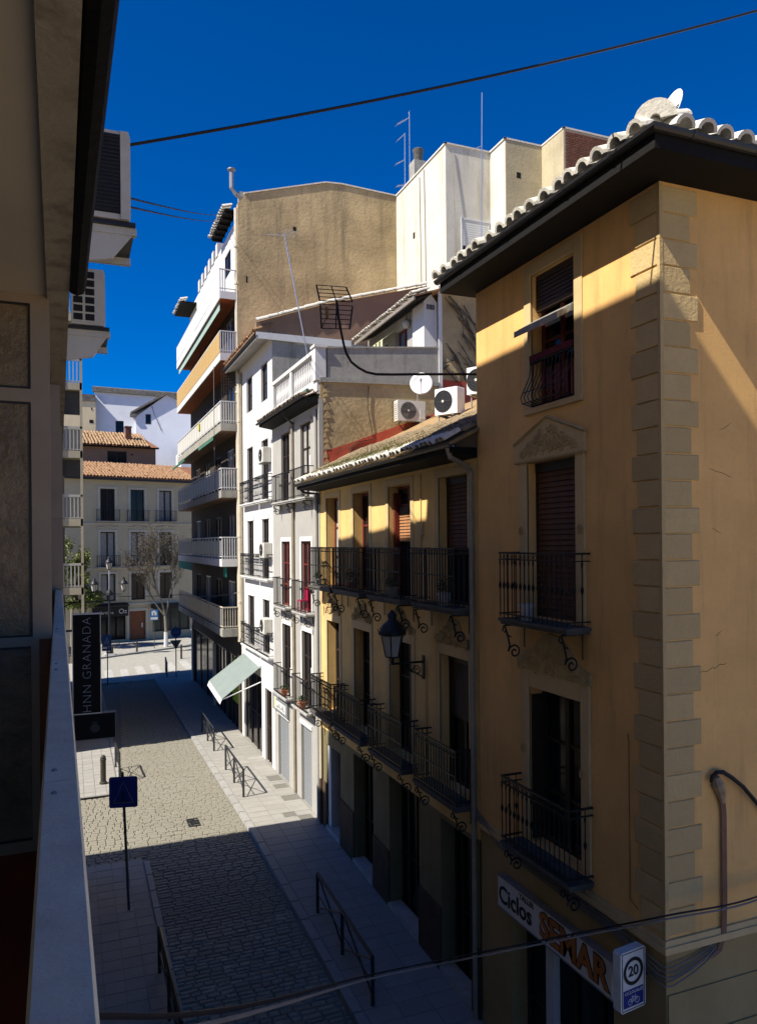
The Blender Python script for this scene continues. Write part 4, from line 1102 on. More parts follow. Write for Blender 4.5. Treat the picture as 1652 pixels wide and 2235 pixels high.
# balconies, one per floor, each different
PROJ = .85
x0, x1 = LD(50.1), -.03
styles = ['bars', 'white', 'mixed', 'panel', 'reed', 'solid']
for lv, (z, st) in enumerate(zip(fl, styles)):
    pj = PROJ
    bo = P('balcony', WHITEP if st in ('solid', 'reed', 'white') else CONC, D, lambda mb: mb.box(x0, x1, -pj, 0, z - .34, z))
    P('balcony_soffit', SOFFO if st in ('reed', 'solid') else MAUVE, bo, lambda mb: mb.box(x0 + .05, x1 - .05, -pj + .06, -.01, z - .36, z - .341))
    rh = 1.02
    P('handrail', WHITEM if st != 'bars' else PIPEC, bo, lambda mb: (mb.box(x0, x1, -pj, -pj + .05, z + rh - .05, z + rh), mb.box(x1 - .05, x1, -pj + .05, 0, z + rh - .05, z + rh)))
    P('lower_rail', WHITEM if st != 'bars' else PIPEC, bo, lambda mb: (mb.box(x0, x1, -pj + .005, -pj + .04, z + .10, z + .14), mb.box(x1 - .045, x1 - .005, -pj + .05, 0, z + .10, z + .14)))
    me = bar_mesh(rh - .06, .045 if st not in ('bars',) else .03, m=WHITEM if st != 'bars' else PIPEC)
    for k in range(8):                                        # the end that faces the lane
        if st == 'solid' and k > 2:
            continue
        link('baluster', me, bo, (x1 - .03, -pj + .03 + (pj - .06) * k / 7, z + .02))
    if st == 'solid':
        P('parapet_panel', WHITEP, bo, lambda mb: mb.box(x0, x1, -pj + .005, -pj + .06, z, z + 1.0))
    elif st == 'reed':
        me2 = MB().box(-.46, .46, 0, .02, 0, .94).mesh('reed_panel'); me2.materials.append(REED)
        for k in range(16):
            link('reed_panel', me2, bo, (x0 + .5 + k * .94, -pj - .005, z + .03))
        for k in range(30):
            link('baluster', me, bo, (x0 + .2 + k * .5, -pj + .03, z + .02))
    else:
        me2 = MB().box(-.40, .40, 0, .02, 0, .74 if st != 'white' else .68).mesh('rail_panel')
        me2.materials.append(mat('shade_grey_panel', (.20, .20, .195), var=.12, scale=3, rough=.4) if st in ('mixed', 'white', 'bars') else mat('pale_panel', (.55, .54, .50), var=.12, scale=3))  # grey panels hold the shade of the lower floors in their colour
        for k in range(17):
            link('rail_panel', me2, bo, (x0 + .45 + k * .885, -pj + .015, z + .17))
            link('baluster', me, bo, (x0 + .02 + k * .885, -pj + .03, z + .02))
def awn(mb, a, b, z, drop, out):
    mb.hull([(LD(b), -PROJ - .02, z), (LD(a), -PROJ - .02, z), (LD(a), -PROJ - out, z - drop), (LD(b), -PROJ - out, z - drop)], [(LD(b), -PROJ - .02, z + .015), (LD(a), -PROJ - .02, z + .015), (LD(a), -PROJ - out - .005, z - drop + .015), (LD(b), -PROJ - out - .005, z - drop + .015)])
    mb.box(LD(b), LD(a), -PROJ - out - .015, -PROJ - out, z - drop - .14, z - drop + .01)
PALEG = mat('pale_green_cloth', (.33, .44, .37), var=.15)
P('awning', PALEG, D, lambda mb: mb.box(LD(49.8), LD(35.5), -PROJ + .10, -PROJ + .13, 19.5, 19.86))
P('awning', GREENAW, D, lambda mb: awn(mb, 35.6, 40.0, 13.80, .16, .22))
P('awning', GREENAW, D, lambda mb: awn(mb, 44.6, 50.0, 13.78, .24, .30))
P('awning', mat('teal_awning_cloth', (.02, .25, .19), var=.15), D, lambda mb: mb.box(LD(50.0), LD(44.5), -PROJ + .03, -PROJ + .06, 7.2, 7.64))
P('awning', MATS['teal_awning_cloth'], D, lambda mb: mb.box(LD(36.2), LD(35.5), -PROJ + .3, -PROJ + .33, 7.15, 7.62))
P('laundry', mat('yellow_cloth', (.55, .50, .03), var=.2), D, lambda mb: mb.box(LD(41.3), LD(40.9), -PROJ - .04, -PROJ - .02, 14.7, 15.1))
P('balcony_trellis', WOODD, D, lambda mb: ([mb.bar((-.08, -PROJ + .06 + k * .11, 15.1), (-.08, -PROJ + .06 + k * .11, 16.9), .016) for k in range(8)], [mb.bar((-.08, -PROJ + .05, 15.6 + k * .12), (-.08, -.05, 15.6 + k * .12), .016) for k in range(11)]))
P('awning_cord', GREYC, D, lambda mb: mb.tube([(LD(36.4), -PROJ - .03, 17.1), (LD(36.4), -PROJ - .03, 11.3)], .012, 4))

# ------------------------------------------------------------------ stepped white block behind
Fb = thing('stepped_white_block', 'tall weathered white block with stepped corners rising behind the roofs', 'apartment block', (15.1, 29.45, 0))
wp = [(0, 5.5), (0, 0), (2.2, 0), (2.2, -1.25), (4.05, -1.25), (4.05, -2.85), (7.5, -2.85), (7.5, 14), (0, 14)]
P('wall', OLDWHITE, Fb, lambda mb: mb.prism(wp, 'z', 0, 25.85))
P('parapet_cap', CREAMT, Fb, lambda mb: [mb.box(min(a[0], b[0]) - .05, max(a[0], b[0]) + .05, min(a[1], b[1]) - .05, max(a[1], b[1]) + .05, 25.85 + .003 * i, 25.92 + .003 * i) for i, (a, b) in enumerate(zip(wp[:6], wp[1:7]))])
P('cream_facing', CREAMB, Fb, lambda mb: (mb.box(2.215, 4.03, -1.275, -1.25, 0, 25.84), mb.box(4.025, 4.05, -2.86, -1.276, 0, 25.84)))
wn = P('window', WHITET, Fb, lambda mb: (mb.box(.72, 2.12, -.04, .0, 22.72, 22.8), mb.box(.72, .78, -.03, .0, 21.0, 22.72), mb.box(2.06, 2.12, -.03, .0, 21.0, 22.72)))
me = MB().box(-.64, .64, -.022, .0, -.045, .045).mesh('slat'); me.materials.append(mat('pale_roller_blind', (.66, .65, .61), var=.05))
for k in range(11):
    link('slat', me, wn, (1.42, -.0, 22.67 - k * .1))
box('pane', GLASS, wn, .78, 2.06, -.015, -.001, 21.0, 21.57)
bw = P('brick_wall', MORTAR, Fb, lambda mb: mb.box(4.06, 7.4, -2.89, -2.84, 15, 25.8))
me = MB().cbox(-.115, .115, -.02, .01, -.028, .028, .004).mesh('brick'); me.materials.append(BRICKM)
nb = 0
for r_ in range(36):
    for k in range(14):
        x = 4.20 + k * .245 + (.12 if r_ % 2 else 0)
        z = 25.72 - r_ * .072
        if nb < 300 and x < 6.9:
            link('brick', me, bw, (x, -2.895, z), (0, 0, rnd.uniform(-.02, .02))); nb += 1
for i, (x, y_, z0, z1) in enumerate(((-.03, 2.1, 18, 25.7), (-.03, 2.6, 18, 25.6), (.35, -.03, 20, 25.6))):
    P('drop_cable', GREYC, Fb, lambda mb: mb.tube([(x, y_, z1), (x - .01, y_ - .1, (z0 + z1) / 2), (x, y_ - .15, z0)], .018, 4))
P('vent_hole', BLACK, Fb, lambda mb: mb.box(2.75, 2.95, -1.282, -1.27, 24.3, 24.55))
P('vent_hole', BLACK, Fb, lambda mb: mb.box(-.008, .01, 3.2, 3.4, 23.0, 23.3))

# ------------------------------------------------------------------ house that closes the view across the cross street
AE = R(15)
E = thing('facing_house', 'beige three-storey house with tiled roof closing the end of the street', 'house', (5.0, 72.0, 0), AE)
LE = lambda X: (X - 5.0) * 1.02
cols = [(2.36, 3.62), (4.98, 6.23), (7.56, 8.75)]
e3 = [(LE(a), LE(b), 10.80, 13.66) for a, b in cols]
e2 = [(LE(a), LE(b), 6.76, 9.84) for a, b in cols]
e1 = [(LE(a), LE(b), 3.72, 6.12) for a, b in cols]
e0 = [(LE(2.1), LE(4.5), .25, 2.35), (LE(4.78), LE(6.26), .1, 2.72), (LE(6.9), LE(10.4), .7, 2.85)]
P('wall', EWALL, E, lambda mb: shell(mb, LE(-3), LE(14), -1, 14.55, 5, e3 + e2 + e1 + e0, .3))
for o_ in e3 + e2 + e1:
    surround(E, o_, .2, ETRIM, .05)
    window(E, o_, .26, WOODD, 2, 1, .1, name='balcony_door', pm=CURT if rnd.random() < .3 else GLASS)
for o_ in e3 + e2:
    bo = balcony(E, o_[0] - .38, o_[1] + .38, o_[2], .3, rail_h=1.0, gap=.17, panel_rail=False, wbar=.025, th=.08)
for o_ in e2:
    P('wavy_moulding', ETRIM, E, lambda mb: mb.tube([(o_[0] - .3 + (o_[1] - o_[0] + .6) * k / 16, -.06, o_[3] + .42 + .16 * math.exp(-((k - 8) / 2.6) ** 2)) for k in range(17)], .035, 4))
P('string_course', ETRIM, E, lambda mb: (mb.box(LE(-3), LE(14), -.08, 0, 10.5, 10.62), mb.box(LE(-3), LE(14), -.06, 0, 6.55, 6.65), mb.box(LE(-3), LE(14), -.1, 0, 3.3, 3.45)))
dr = P('front_door', DOORW, E, lambda mb: (mb.box(e0[1][0], e0[1][1], .15, .2, .1, 2.72), [mb.box(e0[1][0] + .12, e0[1][1] - .12, .135, .15, .3 + k * .8, .95 + k * .8) for k in range(3)]))
P('handle', ALU, dr, lambda mb: mb.box(e0[1][1] - .35, e0[1][1] - .25, .11, .15, 1.2, 1.6))
P('door_frame', ETRIM, E, lambda mb: (mb.box(e0[1][0] - .22, e0[1][0], -.05, .02, -.2, 2.95), mb.box(e0[1][1], e0[1][1] + .22, -.05, .02, -.2, 2.95), mb.box(e0[1][0], e0[1][1], -.05, .02, 2.72, 2.95)))
sf = window(E, e0[0], .28, BLACK, 3, 1, .12, name='shop_front')
P('fascia_board', INK, sf, lambda mb: mb.box(LE(1.6), LE(4.62), -.25, -.02, 2.36, 3.28))
P('shop_hood', INK, sf, lambda mb: mb.hull([(LE(1.5), -.7, 3.25), (LE(4.6), -.7, 3.25), (LE(4.6), -.02, 3.25), (LE(1.5), -.02, 3.25)], [(LE(1.5), -.7, 3.3), (LE(4.6), -.7, 3.3), (LE(4.6), -.02, 3.55), (LE(1.5), -.02, 3.55)]))
lettering('Ibritiha', .36, SIGNW, sf, (LE(2.75), -.26, 2.72), (R(90), 0, 0), depth=.01, spacing=1.15)
lettering('Oz', .60, SIGNW, sf, (LE(4.15), -.26, 2.78), (R(90), 0, 0), depth=.01)
window(E, e0[2], .28, WOODD, 4, 1, .12, name='shop_front', pm=mat('greenish_shop_glass', (.045, .06, .05), rough=.12, var=.5, scale=.8))
P('shop_hood', INK, E, lambda mb: mb.box(LE(6.75), LE(11), -.5, 0, 2.88, 3.25))
P('gutter', GUT, E, lambda mb: mb.box(LE(-3), LE(14), -.5, -.02, 14.42, 14.62))
SE = Vector((0, 1, .36)).normalized()
rE = P('roof', mat('dark_terracotta_bed', (.26, .12, .06), var=.3), E, lambda mb: mb.hull([(LE(-3), -.5, 14.62), (LE(14), -.5, 14.62), (LE(14), 4.3, 16.35), (LE(-3), 4.3, 16.35)], [(LE(-3), -.5, 14.66), (LE(14), -.5, 14.66), (LE(14), 4.3, 16.39), (LE(-3), 4.3, 16.39)]))  # bed in the dark terracotta of the pan tiles
tE = tile_mesh('tile', .62, .115, .10, TERRA, .025, 5)
tiles(rE, (LE(.6), -.56, 14.70), (1, 0, 0), SE, 10.4, 9, tE, pitch=.29, rowlen=.53, jit=.04, limit=300, stuff_mat=TERRA)
P('ivy', LEAFY, E, lambda mb: foliage(mb, (LE(.9), -.35, 4.6), 1.1, .2, 1.3, 900, .09, random.Random(2), .1))

E2 = thing('attic_house', 'low mauve attic house with orange tiled roof and a square chimney behind the facing house', 'house', (4.5, 78.0, 0), R(6))
wn_ = (-1.2, .6, 16.65, 17.75)
P('wall', MAUVE, E2, lambda mb: shell(mb, -6, 3.35, 0, 18.2, 6, [wn_], .2))
window(E2, wn_, .2, WOODD, 2, 1, .07)
P('soffit', SOFF, E2, lambda mb: mb.box(-6, 3.6, -.4, 0, 18.1, 18.22))
rE2 = P('roof', MATS['dark_terracotta_bed'], E2, lambda mb: mb.add([(-6, -.4, 18.22), (3.6, -.4, 18.22), (2.3, 4.4, 20.15), (-6, 4.4, 20.15), (3.6, 6, 18.3)], [(0, 1, 2, 3), (1, 4, 2)]))
tE2 = tile_mesh('tile', .66, .12, .105, TERRA2, .025, 5)
tiles(rE2, (-3.6, -.46, 18.29), (1, 0, 0), Vector((0, 1, .40)), 6.2, 8, tE2, pitch=.29, rowlen=.58, jit=.04, limit=210, stuff_mat=TERRA2)
P('chimney', BRICKM, E2, lambda mb: (mb.box(.75, 1.3, 1.4, 1.95, 18.6, 20.35), mb.box(.68, 1.37, 1.33, 2.02, 20.35, 20.45)))
P('wall_vent', INK, E2, lambda mb: mb.box(.95, 1.2, -.03, 0, 17.4, 17.55))

WB = mat('bluish_whitewash', (.74, .76, .80), var=.07, scale=.9, bump=.35, bscale=6, stain=.2, stain_col=(.55, .57, .6))
K1 = thing('whitewashed_house', 'tall whitewashed house with a dark tiled coping behind the orange roofs', 'house', (2.5, 88.0, 0), R(-7))
P('wall', WB, K1, lambda mb: shell(mb, 0, 9, 0, 25.3, 6, [(2.1, 2.95, 20.3, 22.2)], .3))
window(K1, (2.1, 2.95, 20.3, 22.2), .3, WOODD, 1, 2, .08)
P('tiled_coping', mat('dark_lichen_tile', (.16, .15, .13), var=.5, scale=3, bump=.8, grunge=.5), K1, lambda mb: mb.hull([(-.2, -.35, 25.25), (9.2, -.35, 24.9), (9.2, .4, 24.9), (-.2, .4, 25.25)], [(-.2, -.35, 25.75), (9.2, -.35, 25.4), (9.2, .4, 25.6), (-.2, .4, 25.95)]))
K2 = thing('whitewashed_gable_house', 'white gable-ended house with one small window in front of the tall whitewashed house', 'house', (6.5, 86.2, 0), R(-7))
P('wall', WB, K2, lambda mb: mb.prism([(.1, 0), (8.2, 0), (8.2, 22.6), (5.0, 24.3), (3.3, 25.0), (.1, 22.5)], 'y', 0, 5))
P('verge', MATS['dark_lichen_tile'], K2, lambda mb: (mb.prism([(-.45, 22.75), (-.45, 22.95), (3.3, 25.2), (3.3, 25.0)], 'y', -.35, 5.1), mb.prism([(3.3, 25.0), (3.3, 25.2), (8.4, 22.7), (8.4, 22.5)], 'y', -.35, 5.1), mb.box(-.5, .1, -.35, .2, 22.45, 22.75)))
w_ = P('window', WOODD, K2, lambda mb: mb.box(1.1, 1.65, -.02, .02, 21.75, 22.8))
box('pane', GLASS, w_, 1.17, 1.58, -.03, -.02, 21.83, 22.72)
P('hanging_cable', GREYC, K2, lambda mb: mb.tube([(1.7, -.05, 24.0), (2.0, -.06, 22.8), (2.75, -.05, 21.0)], .025, 4))
K3 = thing('cream_house', 'pale yellow house end with a dark coping at the far left', 'house', (-6.0, 87.0, 0))
P('wall', CREAM, K3, lambda mb: mb.box(0, 8.55, 0, 5, 0, 24.0))
P('coping', MATS['dark_lichen_tile'], K3, lambda mb: mb.box(-.1, 8.55, -.1, 5, 24.0, 24.75))
P('window', BLACK, K3, lambda mb: (mb.box(7.92, 8.3, -.02, .01, 21.7, 22.05), mb.box(8.1, 8.2, -.03, .01, 23.1, 23.35)))
K4 = thing('white_lean_to', 'small white lean-to with a slit window beside the apartment block', 'house', (10.5, 80.0, 0))
P('wall', WB, K4, lambda mb: mb.prism([(0, 0), (3.5, 0), (3.5, 19.3), (1.2, 19.3), (0, 18.2)], 'y', 0, 4))
P('window', BLACK, K4, lambda mb: mb.box(.1, 1.0, -.02, .01, 17.5, 18.0))

# ------------------------------------------------------------------ balcony block on the left, beyond the side lane
H = thing('left_balcony_block', 'cream balcony block on the left with stacked railed loggias', 'apartment block', (-.35, 34.4, 0), R(90))
zb_ = [3.75, 6.62, 9.5, 12.36, 15.22]
P('wall', DKBROWN, H, lambda mb: shell(mb, 0, 16.9, -1, 20.6, 9, [], .1))  # mostly unseen wall, darkened to cut bounce into the far street
for z in zb_ + [18.1]:
    bo = P('balcony', HCREAM, H, lambda mb: mb.box(.05, 3.4, -.83, 0, z, z + .30))
    P('handrail', HRAIL, bo, lambda mb: (mb.box(.05, 3.4, -.83, -.78, z + 1.24, z + 1.32), mb.box(.05, .11, -.78, 0, z + 1.22, z + 1.32), mb.box(.06, .1, -.78, 0, z + .34, z + .38)))
    me = bar_mesh(.9, .05, m=HRAIL)
    for k in range(6):
        link('baluster', me, bo, (.08, -.78 + k * .145, z + .32))
    for k in range(8):
        link('baluster', me, bo, (.4 + k * .4, -.8, z + .32))
    P('end_panel', mat('ribbed_balcony_panel', (.36, .35, .29), var=.1), bo, lambda mb: mb.box(.1, .115, -.78, -.05, z + .38, z + 1.2)) if z in (12.36, 9.5) else None
P('column', HCREAM, H, lambda mb: mb.box(.05, .19, -.84, -.74, 3.0, 18.1))
P('drawn_blind', mat('dark_cloth_blind', (.07, .065, .055), var=.2), H, lambda mb: (mb.box(.3, .33, -.76, -.05, 14.2, 15.2), mb.box(.3, .33, -.76, -.05, 11.6, 12.3)))

# ------------------------------------------------------------------ the block we look from: slab over the balcony, parapet, glass partition
OWN = thing('near_left_block', 'near block on the left with tan balcony ceiling, ribbed glass partition and grey parapet', 'apartment block', (0, 0, 0), R(90.81))
# local x runs along the street, local -y points out over the street
L0, L1, L2, L3 = -4.6, 13.40, 19.95, 21.75  # unseen near end cut short so sun reaches the ground behind and bounces
HC, HS, HF = 8.7 - .485, 8.7 + 1.35, 8.7 - 1.64
P('upper_wall', OWNU, OWN, lambda mb: (mb.box(L0, L1, -.06, 9, HS + .30, 20.05), mb.hull([(L1, -.06, HS + .3), (L2, -.06, HS + .3), (L2, 9, HS + .3), (L1, 9, HS + .3)], [(L1, -.06, 17.45), (L2, -.06, 17.1), (L2, 9, 17.1), (L1, 9, 17.45)])))
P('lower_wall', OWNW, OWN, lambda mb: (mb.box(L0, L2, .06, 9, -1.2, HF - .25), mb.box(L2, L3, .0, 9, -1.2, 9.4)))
P('balcony_ceiling', MYTAN, OWN, lambda mb: mb.box(L0, L2, -.04, 2.2, HS, HS + .30))
P('ceiling_edge_band', MYTAN2, OWN, lambda mb: mb.box(L0, L2, -.065, .045, HS - .02, HS + .31))
P('drip_gutter', SOFF, OWN, lambda mb: mb.tube([(.6, -.115, HS + .03), (3.6, -.10, HS + .01), (4.3, -.10, HS + .0)], .045, 8))
P('balcony_floor', REDTILE, OWN, lambda mb: mb.box(L0, L2, .02, 2.2, HF - .25, HF))
P('parapet', FRAMEG, OWN, lambda mb: mb.box(L0, L2, -.012, .02, HF - .3, HC - .02))
cp = P('coping', COPING, OWN, lambda mb: mb.box(-1.6, 21, -.018, .018, HC - .05, HC - .012))
me = MB().hull([(0, -.037, -.03), (1.6, -.037, -.03), (1.6, .037, -.03), (0, .037, -.03)], [(0, -.031, 0), (1.6, -.031, 0), (1.6, .031, 0), (0, .031, 0)]).mesh('coping_length'); me.materials.append(COPING)
for k in range(14):
    link('coping_length', me, cp, (-1.5 + k * 1.604, 0, HC))
scr = MB().lathe([(.006, 0), (.006, .002), (.004, .004)], (0, 0, 0), 8).mesh('screw'); scr.materials.append(GALV)
for k in range(14):
    for dx in (.08, 1.52):
        link('screw', scr, cp, (-1.5 + k * 1.604 + dx, .012, HC))
P('back_wall', MYTAN, OWN, lambda mb: mb.box(L0, L2, 2.2, 2.4, HF, HS))
PY = 4.5
part_ = P('glass_partition', FRAMEG, OWN, lambda mb: (mb.box(PY, PY + .05, .035, .13, HC - .02, HS), mb.box(PY, PY + .04, .13, 2.2, HS - .05, HS), mb.box(PY + .0, PY + .04, .13, 2.2, 9.47, 9.54), mb.box(PY, PY + .04, .13, 2.2, 8.16, 8.21), mb.box(PY, PY + .04, .13, 2.2, HF, HF + .06), mb.box(PY, PY + .045, .10, .14, HF + .0, HC - .02)))
for a, b in ((9.54, HS - .05), (8.21, 9.47), (HF + .06, 8.16)):
    box('pane', PANELG, part_, PY + .012, PY + .03, .13, 2.2, a, b)
    P('gasket', IRON, part_, lambda mb: (mb.box(PY + .004, PY + .012, .13, .142, a, b), mb.box(PY + .004, PY + .012, .142, 2.2, a, a + .012), mb.box(PY + .004, PY + .012, .142, 2.2, b - .012, b)))
P('bulkhead_lamp', mat('cream_plastic', (.55, .48, .33), var=.1), part_, lambda mb: mb.lathe([(.06, 0), (.06, .03), (.045, .06), (.02, .07)], (PY - .07, .345, 9.83), 10, 'x'))
# facade details along the block beyond the partition
for k, (a, b, z0, z1, o_) in enumerate(((6.2, 6.26, 8.9, 9.9, -.02), (9.0, 9.08, 7.4, 10.0, -.045), (12.6, 12.7, 7.0, 10.0, -.05))):
    P('facade_rib', FRAMEG, OWN, lambda mb: mb.box(a, b, o_, .1, z0, z1))
P('edge_cable', PLAST, OWN, lambda mb: mb.tube([(1.2 + k * .9, -.05 - .012 * math.sin(k * 2.3), HC - .5 - .03 * math.sin(k * 1.7) - .02 * k) for k in range(18)], .016, 5))
P('edge_pipe', BOLL, OWN, lambda mb: mb.tube([(1.0, -.055, HC - 1.0), (20.5, -.055, HC - 1.0)], .03, 6))
# roof eave of the block
P('roof_eave', SOFF, OWN, lambda mb: mb.box(L0, L1, -.12, 9, 20.05, 20.17))

# ------------------------------------------------------------------ signs
hs_ = thing('hotel_sign', 'tall narrow black hotel sign with thin white vertical lettering on the left wall', 'sign', (-.22, 18.0, 5.0))
sgn = MB().box(.24, .80, 0, .16, 0, 2.17).build('panel', SIGNBLK, hs_)
P('frame', ALU, hs_, lambda mb: (mb.box(.225, .24, -.012, .17, -.02, 2.19), mb.box(.80, .815, -.012, .17, -.02, 2.19), mb.box(.24, .80, -.012, .17, 2.17, 2.19), mb.box(.24, .80, -.012, .17, -.02, 0)))
lettering('HNN GRANADA', .262, mat('sign_letter_white', (.50, .50, .48), var=.05), hs_, (.53, -.006, 1.06), (R(90), R(-90), 0), depth=.004, bold=-.006, spacing=1.12)
P('arm', IRON, hs_, lambda mb: (mb.box(-.1, .225, .06, .10, .3, .34), mb.box(-.1, .225, .06, .10, 1.8, 1.84)))
hb = thing('hotel_sign_box', 'low wide black sign box with a small emblem under the tall hotel sign', 'sign', (-.22, 18.0, 4.42))
P('panel', SIGNBLK, hb, lambda mb: mb.box(.26, 1.10, 0, .16, 0, .55))
P('frame', GALV, hb, lambda mb: (mb.box(.245, .26, -.01, .17, -.015, .565), mb.box(1.10, 1.115, -.01, .17, -.015, .565), mb.box(.26, 1.10, -.01, .17, .55, .565), mb.box(.26, 1.10, -.01, .17, -.015, 0)))
P('emblem', mat('dim_grey_ink', (.08, .08, .08), var=.1), hb, lambda mb: (mb.lathe([(.10, 0), (.10, .004)], (.68, -.005, .24), 16, 'y'), mb.box(.62, .74, -.007, 0, .36, .38)))
P('arm', IRON, hb, lambda mb: mb.box(-.1, .245, .06, .10, .25, .29))

sb_ = thing('shop_sign', 'long white shop sign with black and orange lettering under the corner balcony', 'sign', (7.2, 7.93, 0), R(-90))
P('board', SIGNW, sb_, lambda mb: mb.box(LA(11.98), LA(8.86), -.13, -.002, 2.17, 2.70))
P('board_edge', GALV, sb_, lambda mb: (mb.box(LA(11.99), LA(8.85), -.14, -.002, 2.15, 2.169), mb.box(LA(11.99), LA(8.85), -.14, -.002, 2.701, 2.72)))
lettering('Ciclos', .42, INK, sb_, (LA(11.42), -.134, 2.40), (R(90), 0, 0), depth=.003, bold=.008)
lettering('TALLER', .13, INK, sb_, (LA(11.05), -.134, 2.62), (R(90), 0, 0), depth=.003, bold=.002)
lettering('SEMAR', .56, INK, sb_, (LA(9.80), -.134, 2.425), (R(90), 0, 0), depth=.003, bold=.034, spacing=1.02)
lettering('SEMAR', .56, SIGNO, sb_, (LA(9.80), -.140, 2.425), (R(90), 0, 0), depth=.004, bold=.014, spacing=1.02)

pa, pb = ony(1354, 2093, 8.15), ony(1426, 2075, 8.15)
sp = thing('speed_sign', 'white box sign with a black ringed 20 above a blue bicycle panel at the corner', 'sign', (pa.x, 8.15, 2.46), R(8))
wS, hS = .47, .80
P('box', SIGNW, sp, lambda mb: mb.prism([(.03, 0), (wS - .03, 0), (wS, .03), (wS, hS - .03), (wS - .03, hS), (.03, hS), (0, hS - .03), (0, .03)], 'y', 0, .13))
P('border', INK, sp, lambda mb: (mb.box(.025, .035, -.004, 0, .03, hS - .03), mb.box(wS - .035, wS - .025, -.004, 0, .03, hS - .03), mb.box(.025, wS - .025, -.004, 0, .02, .03), mb.box(.025, wS - .025, -.004, 0, hS - .03, hS - .02)))
P('ring', INK, sp, lambda mb: mb.add([((wS / 2) + r_ * math.cos(k * .2618), y_, .52 + r_ * math.sin(k * .2618)) for r_, y_ in ((.185, -.005), (.137, -.005)) for k in range(24)], [(k, (k + 1) % 24, 24 + (k + 1) % 24, 24 + k) for k in range(24)]))
lettering('20', .19, INK, sp, (wS / 2, -.005, .52), (R(90), 0, 0), depth=.003, bold=.004)
P('blue_panel', SIGNB, sp, lambda mb: mb.box(.05, wS - .05, -.005, 0, .06, .29))
lettering('CICLOCALLE', .058, SIGNW, sp, (wS / 2, -.008, .25), (R(90), 0, 0), depth=.002)
def bike(mb):
    for cx in (.17, .30):
        mb.tube([(cx + .038 * math.cos(k * .5236), -.008, .125 + .038 * math.sin(k * .5236)) for k in range(13)], .005, 4, cap=False)
    for p, q in (((.17, .125), (.21, .18)), ((.21, .18), (.27, .18)), ((.27, .18), (.235, .125)), ((.235, .125), (.17, .125)), ((.235, .125), (.21, .19)), ((.27, .18), (.30, .125)), ((.27, .18), (.265, .205)), ((.20, .192), (.225, .192))):
        mb.tube([(p[0], -.008, p[1]), (q[0], -.008, q[1])], .005, 4)
P('bicycle_symbol', SIGNW, sp, bike)
P('arm', IRON, sp, lambda mb: mb.box(wS, wS + .12, .05, .08, .35, .40))

def arrow_poly(mb, pts, z):
    mb.prism(pts, 'y', z, z - .003)
# pedestrian crossing sign seen from behind-left on its leaning pole
pbp = onz(282, 1988, ground_z(19.3))
ps = thing('crossing_sign', 'square blue pedestrian crossing sign on a leaning dark pole on the left pavement', 'sign', (pbp.x, pbp.y, pbp.z), R(-14))
P('pole', POLEG, ps, lambda mb: mb.tube([(0, 0, -.05), (-.02, 0, .4), (-.13, 0, 3.35)], .033, 8))
P('base_plate', GALV, ps, lambda mb: mb.box(-.1, .1, -.1, .1, 0, .015))
P('plate', SIGNB, ps, lambda mb: mb.prism([(-.43, 2.55), (-.40, 2.52), (.20, 2.52), (.23, 2.55), (.23, 3.23), (.20, 3.26), (-.40, 3.26), (-.43, 3.23)], 'y', -.075, -.045))
P('triangle', mat('dim_sign_white', (.16, .17, .19), var=.1), ps, lambda mb: [mb.tube([p, q], .011, 4) for p, q in (((-.33, -.078, 2.64), (.13, -.078, 2.64)), ((.13, -.078, 2.64), (-.10, -.078, 3.14)), ((-.10, -.078, 3.14), (-.33, -.078, 2.64)))])
P('walker_symbol', INK, ps, lambda mb: [mb.tube([(a, -.08, b), (c, -.08, d)], .012, 4) for a, b, c, d in ((-.10, 2.93, -.10, 2.80), (-.10, 2.80, -.16, 2.68), (-.10, 2.80, -.03, 2.68), (-.10, 2.9, -.17, 2.84), (-.10, 2.9, -.04, 2.84), (-.2, 2.67, .0, 2.67))])
# round blue sign and the back of a give-way triangle at the far corner
q = onz(*( (240 + 1390 * .30266) / 1.71792, (1980 + 1850 * .30266) / 1.71792), 0)
rs_ = thing('round_blue_sign', 'round blue arrow sign above a triangular sign back on one thin pole', 'sign', (q.x, q.y, 0))
P('pole', POLEG, rs_, lambda mb: mb.tube([(0, 0, -.05), (0, 0, 3.45)], .035, 8))
P('disc', SIGNB2, rs_, lambda mb: mb.lathe([(.34, 0), (.34, .03)], (0, -.08, 2.95), 24, 'y'))
P('arrow', mat('pale_arrow', (.3, .34, .42), var=.1), rs_, lambda mb: (mb.box(-.22, .08, -.086, -.08, 2.93, 2.98), mb.prism([(.06, 2.86), (.22, 2.955), (.06, 3.05)], 'y', -.086, -.08)))
P('triangle_back', GALV, rs_, lambda mb: mb.prism([(-.36, 2.42), (.36, 2.42), (0, 1.8)], 'y', .04, .06))
P('triangle_frame', mat('dark_sign_back', (.10, .10, .10), var=.2), rs_, lambda mb: [mb.tube([(a, .03, b), (c, .03, d)], .016, 4) for a, b, c, d in ((-.34, 2.40, .34, 2.40), (.34, 2.4, 0, 1.83), (0, 1.83, -.34, 2.4))])
q = onz(357, 1420, .05)
pk = thing('blue_info_sign', 'small blue and white pictogram sign on a slim pole before the facing house', 'sign', (6.36, 66.0, .05))
P('pole', POLEG, pk, lambda mb: mb.tube([(0, 0, -.05), (0, 0, 3.3)], .035, 6))
P('plate', SIGNB2, pk, lambda mb: mb.box(-.32, .32, -.07, -.04, 2.35, 3.22))
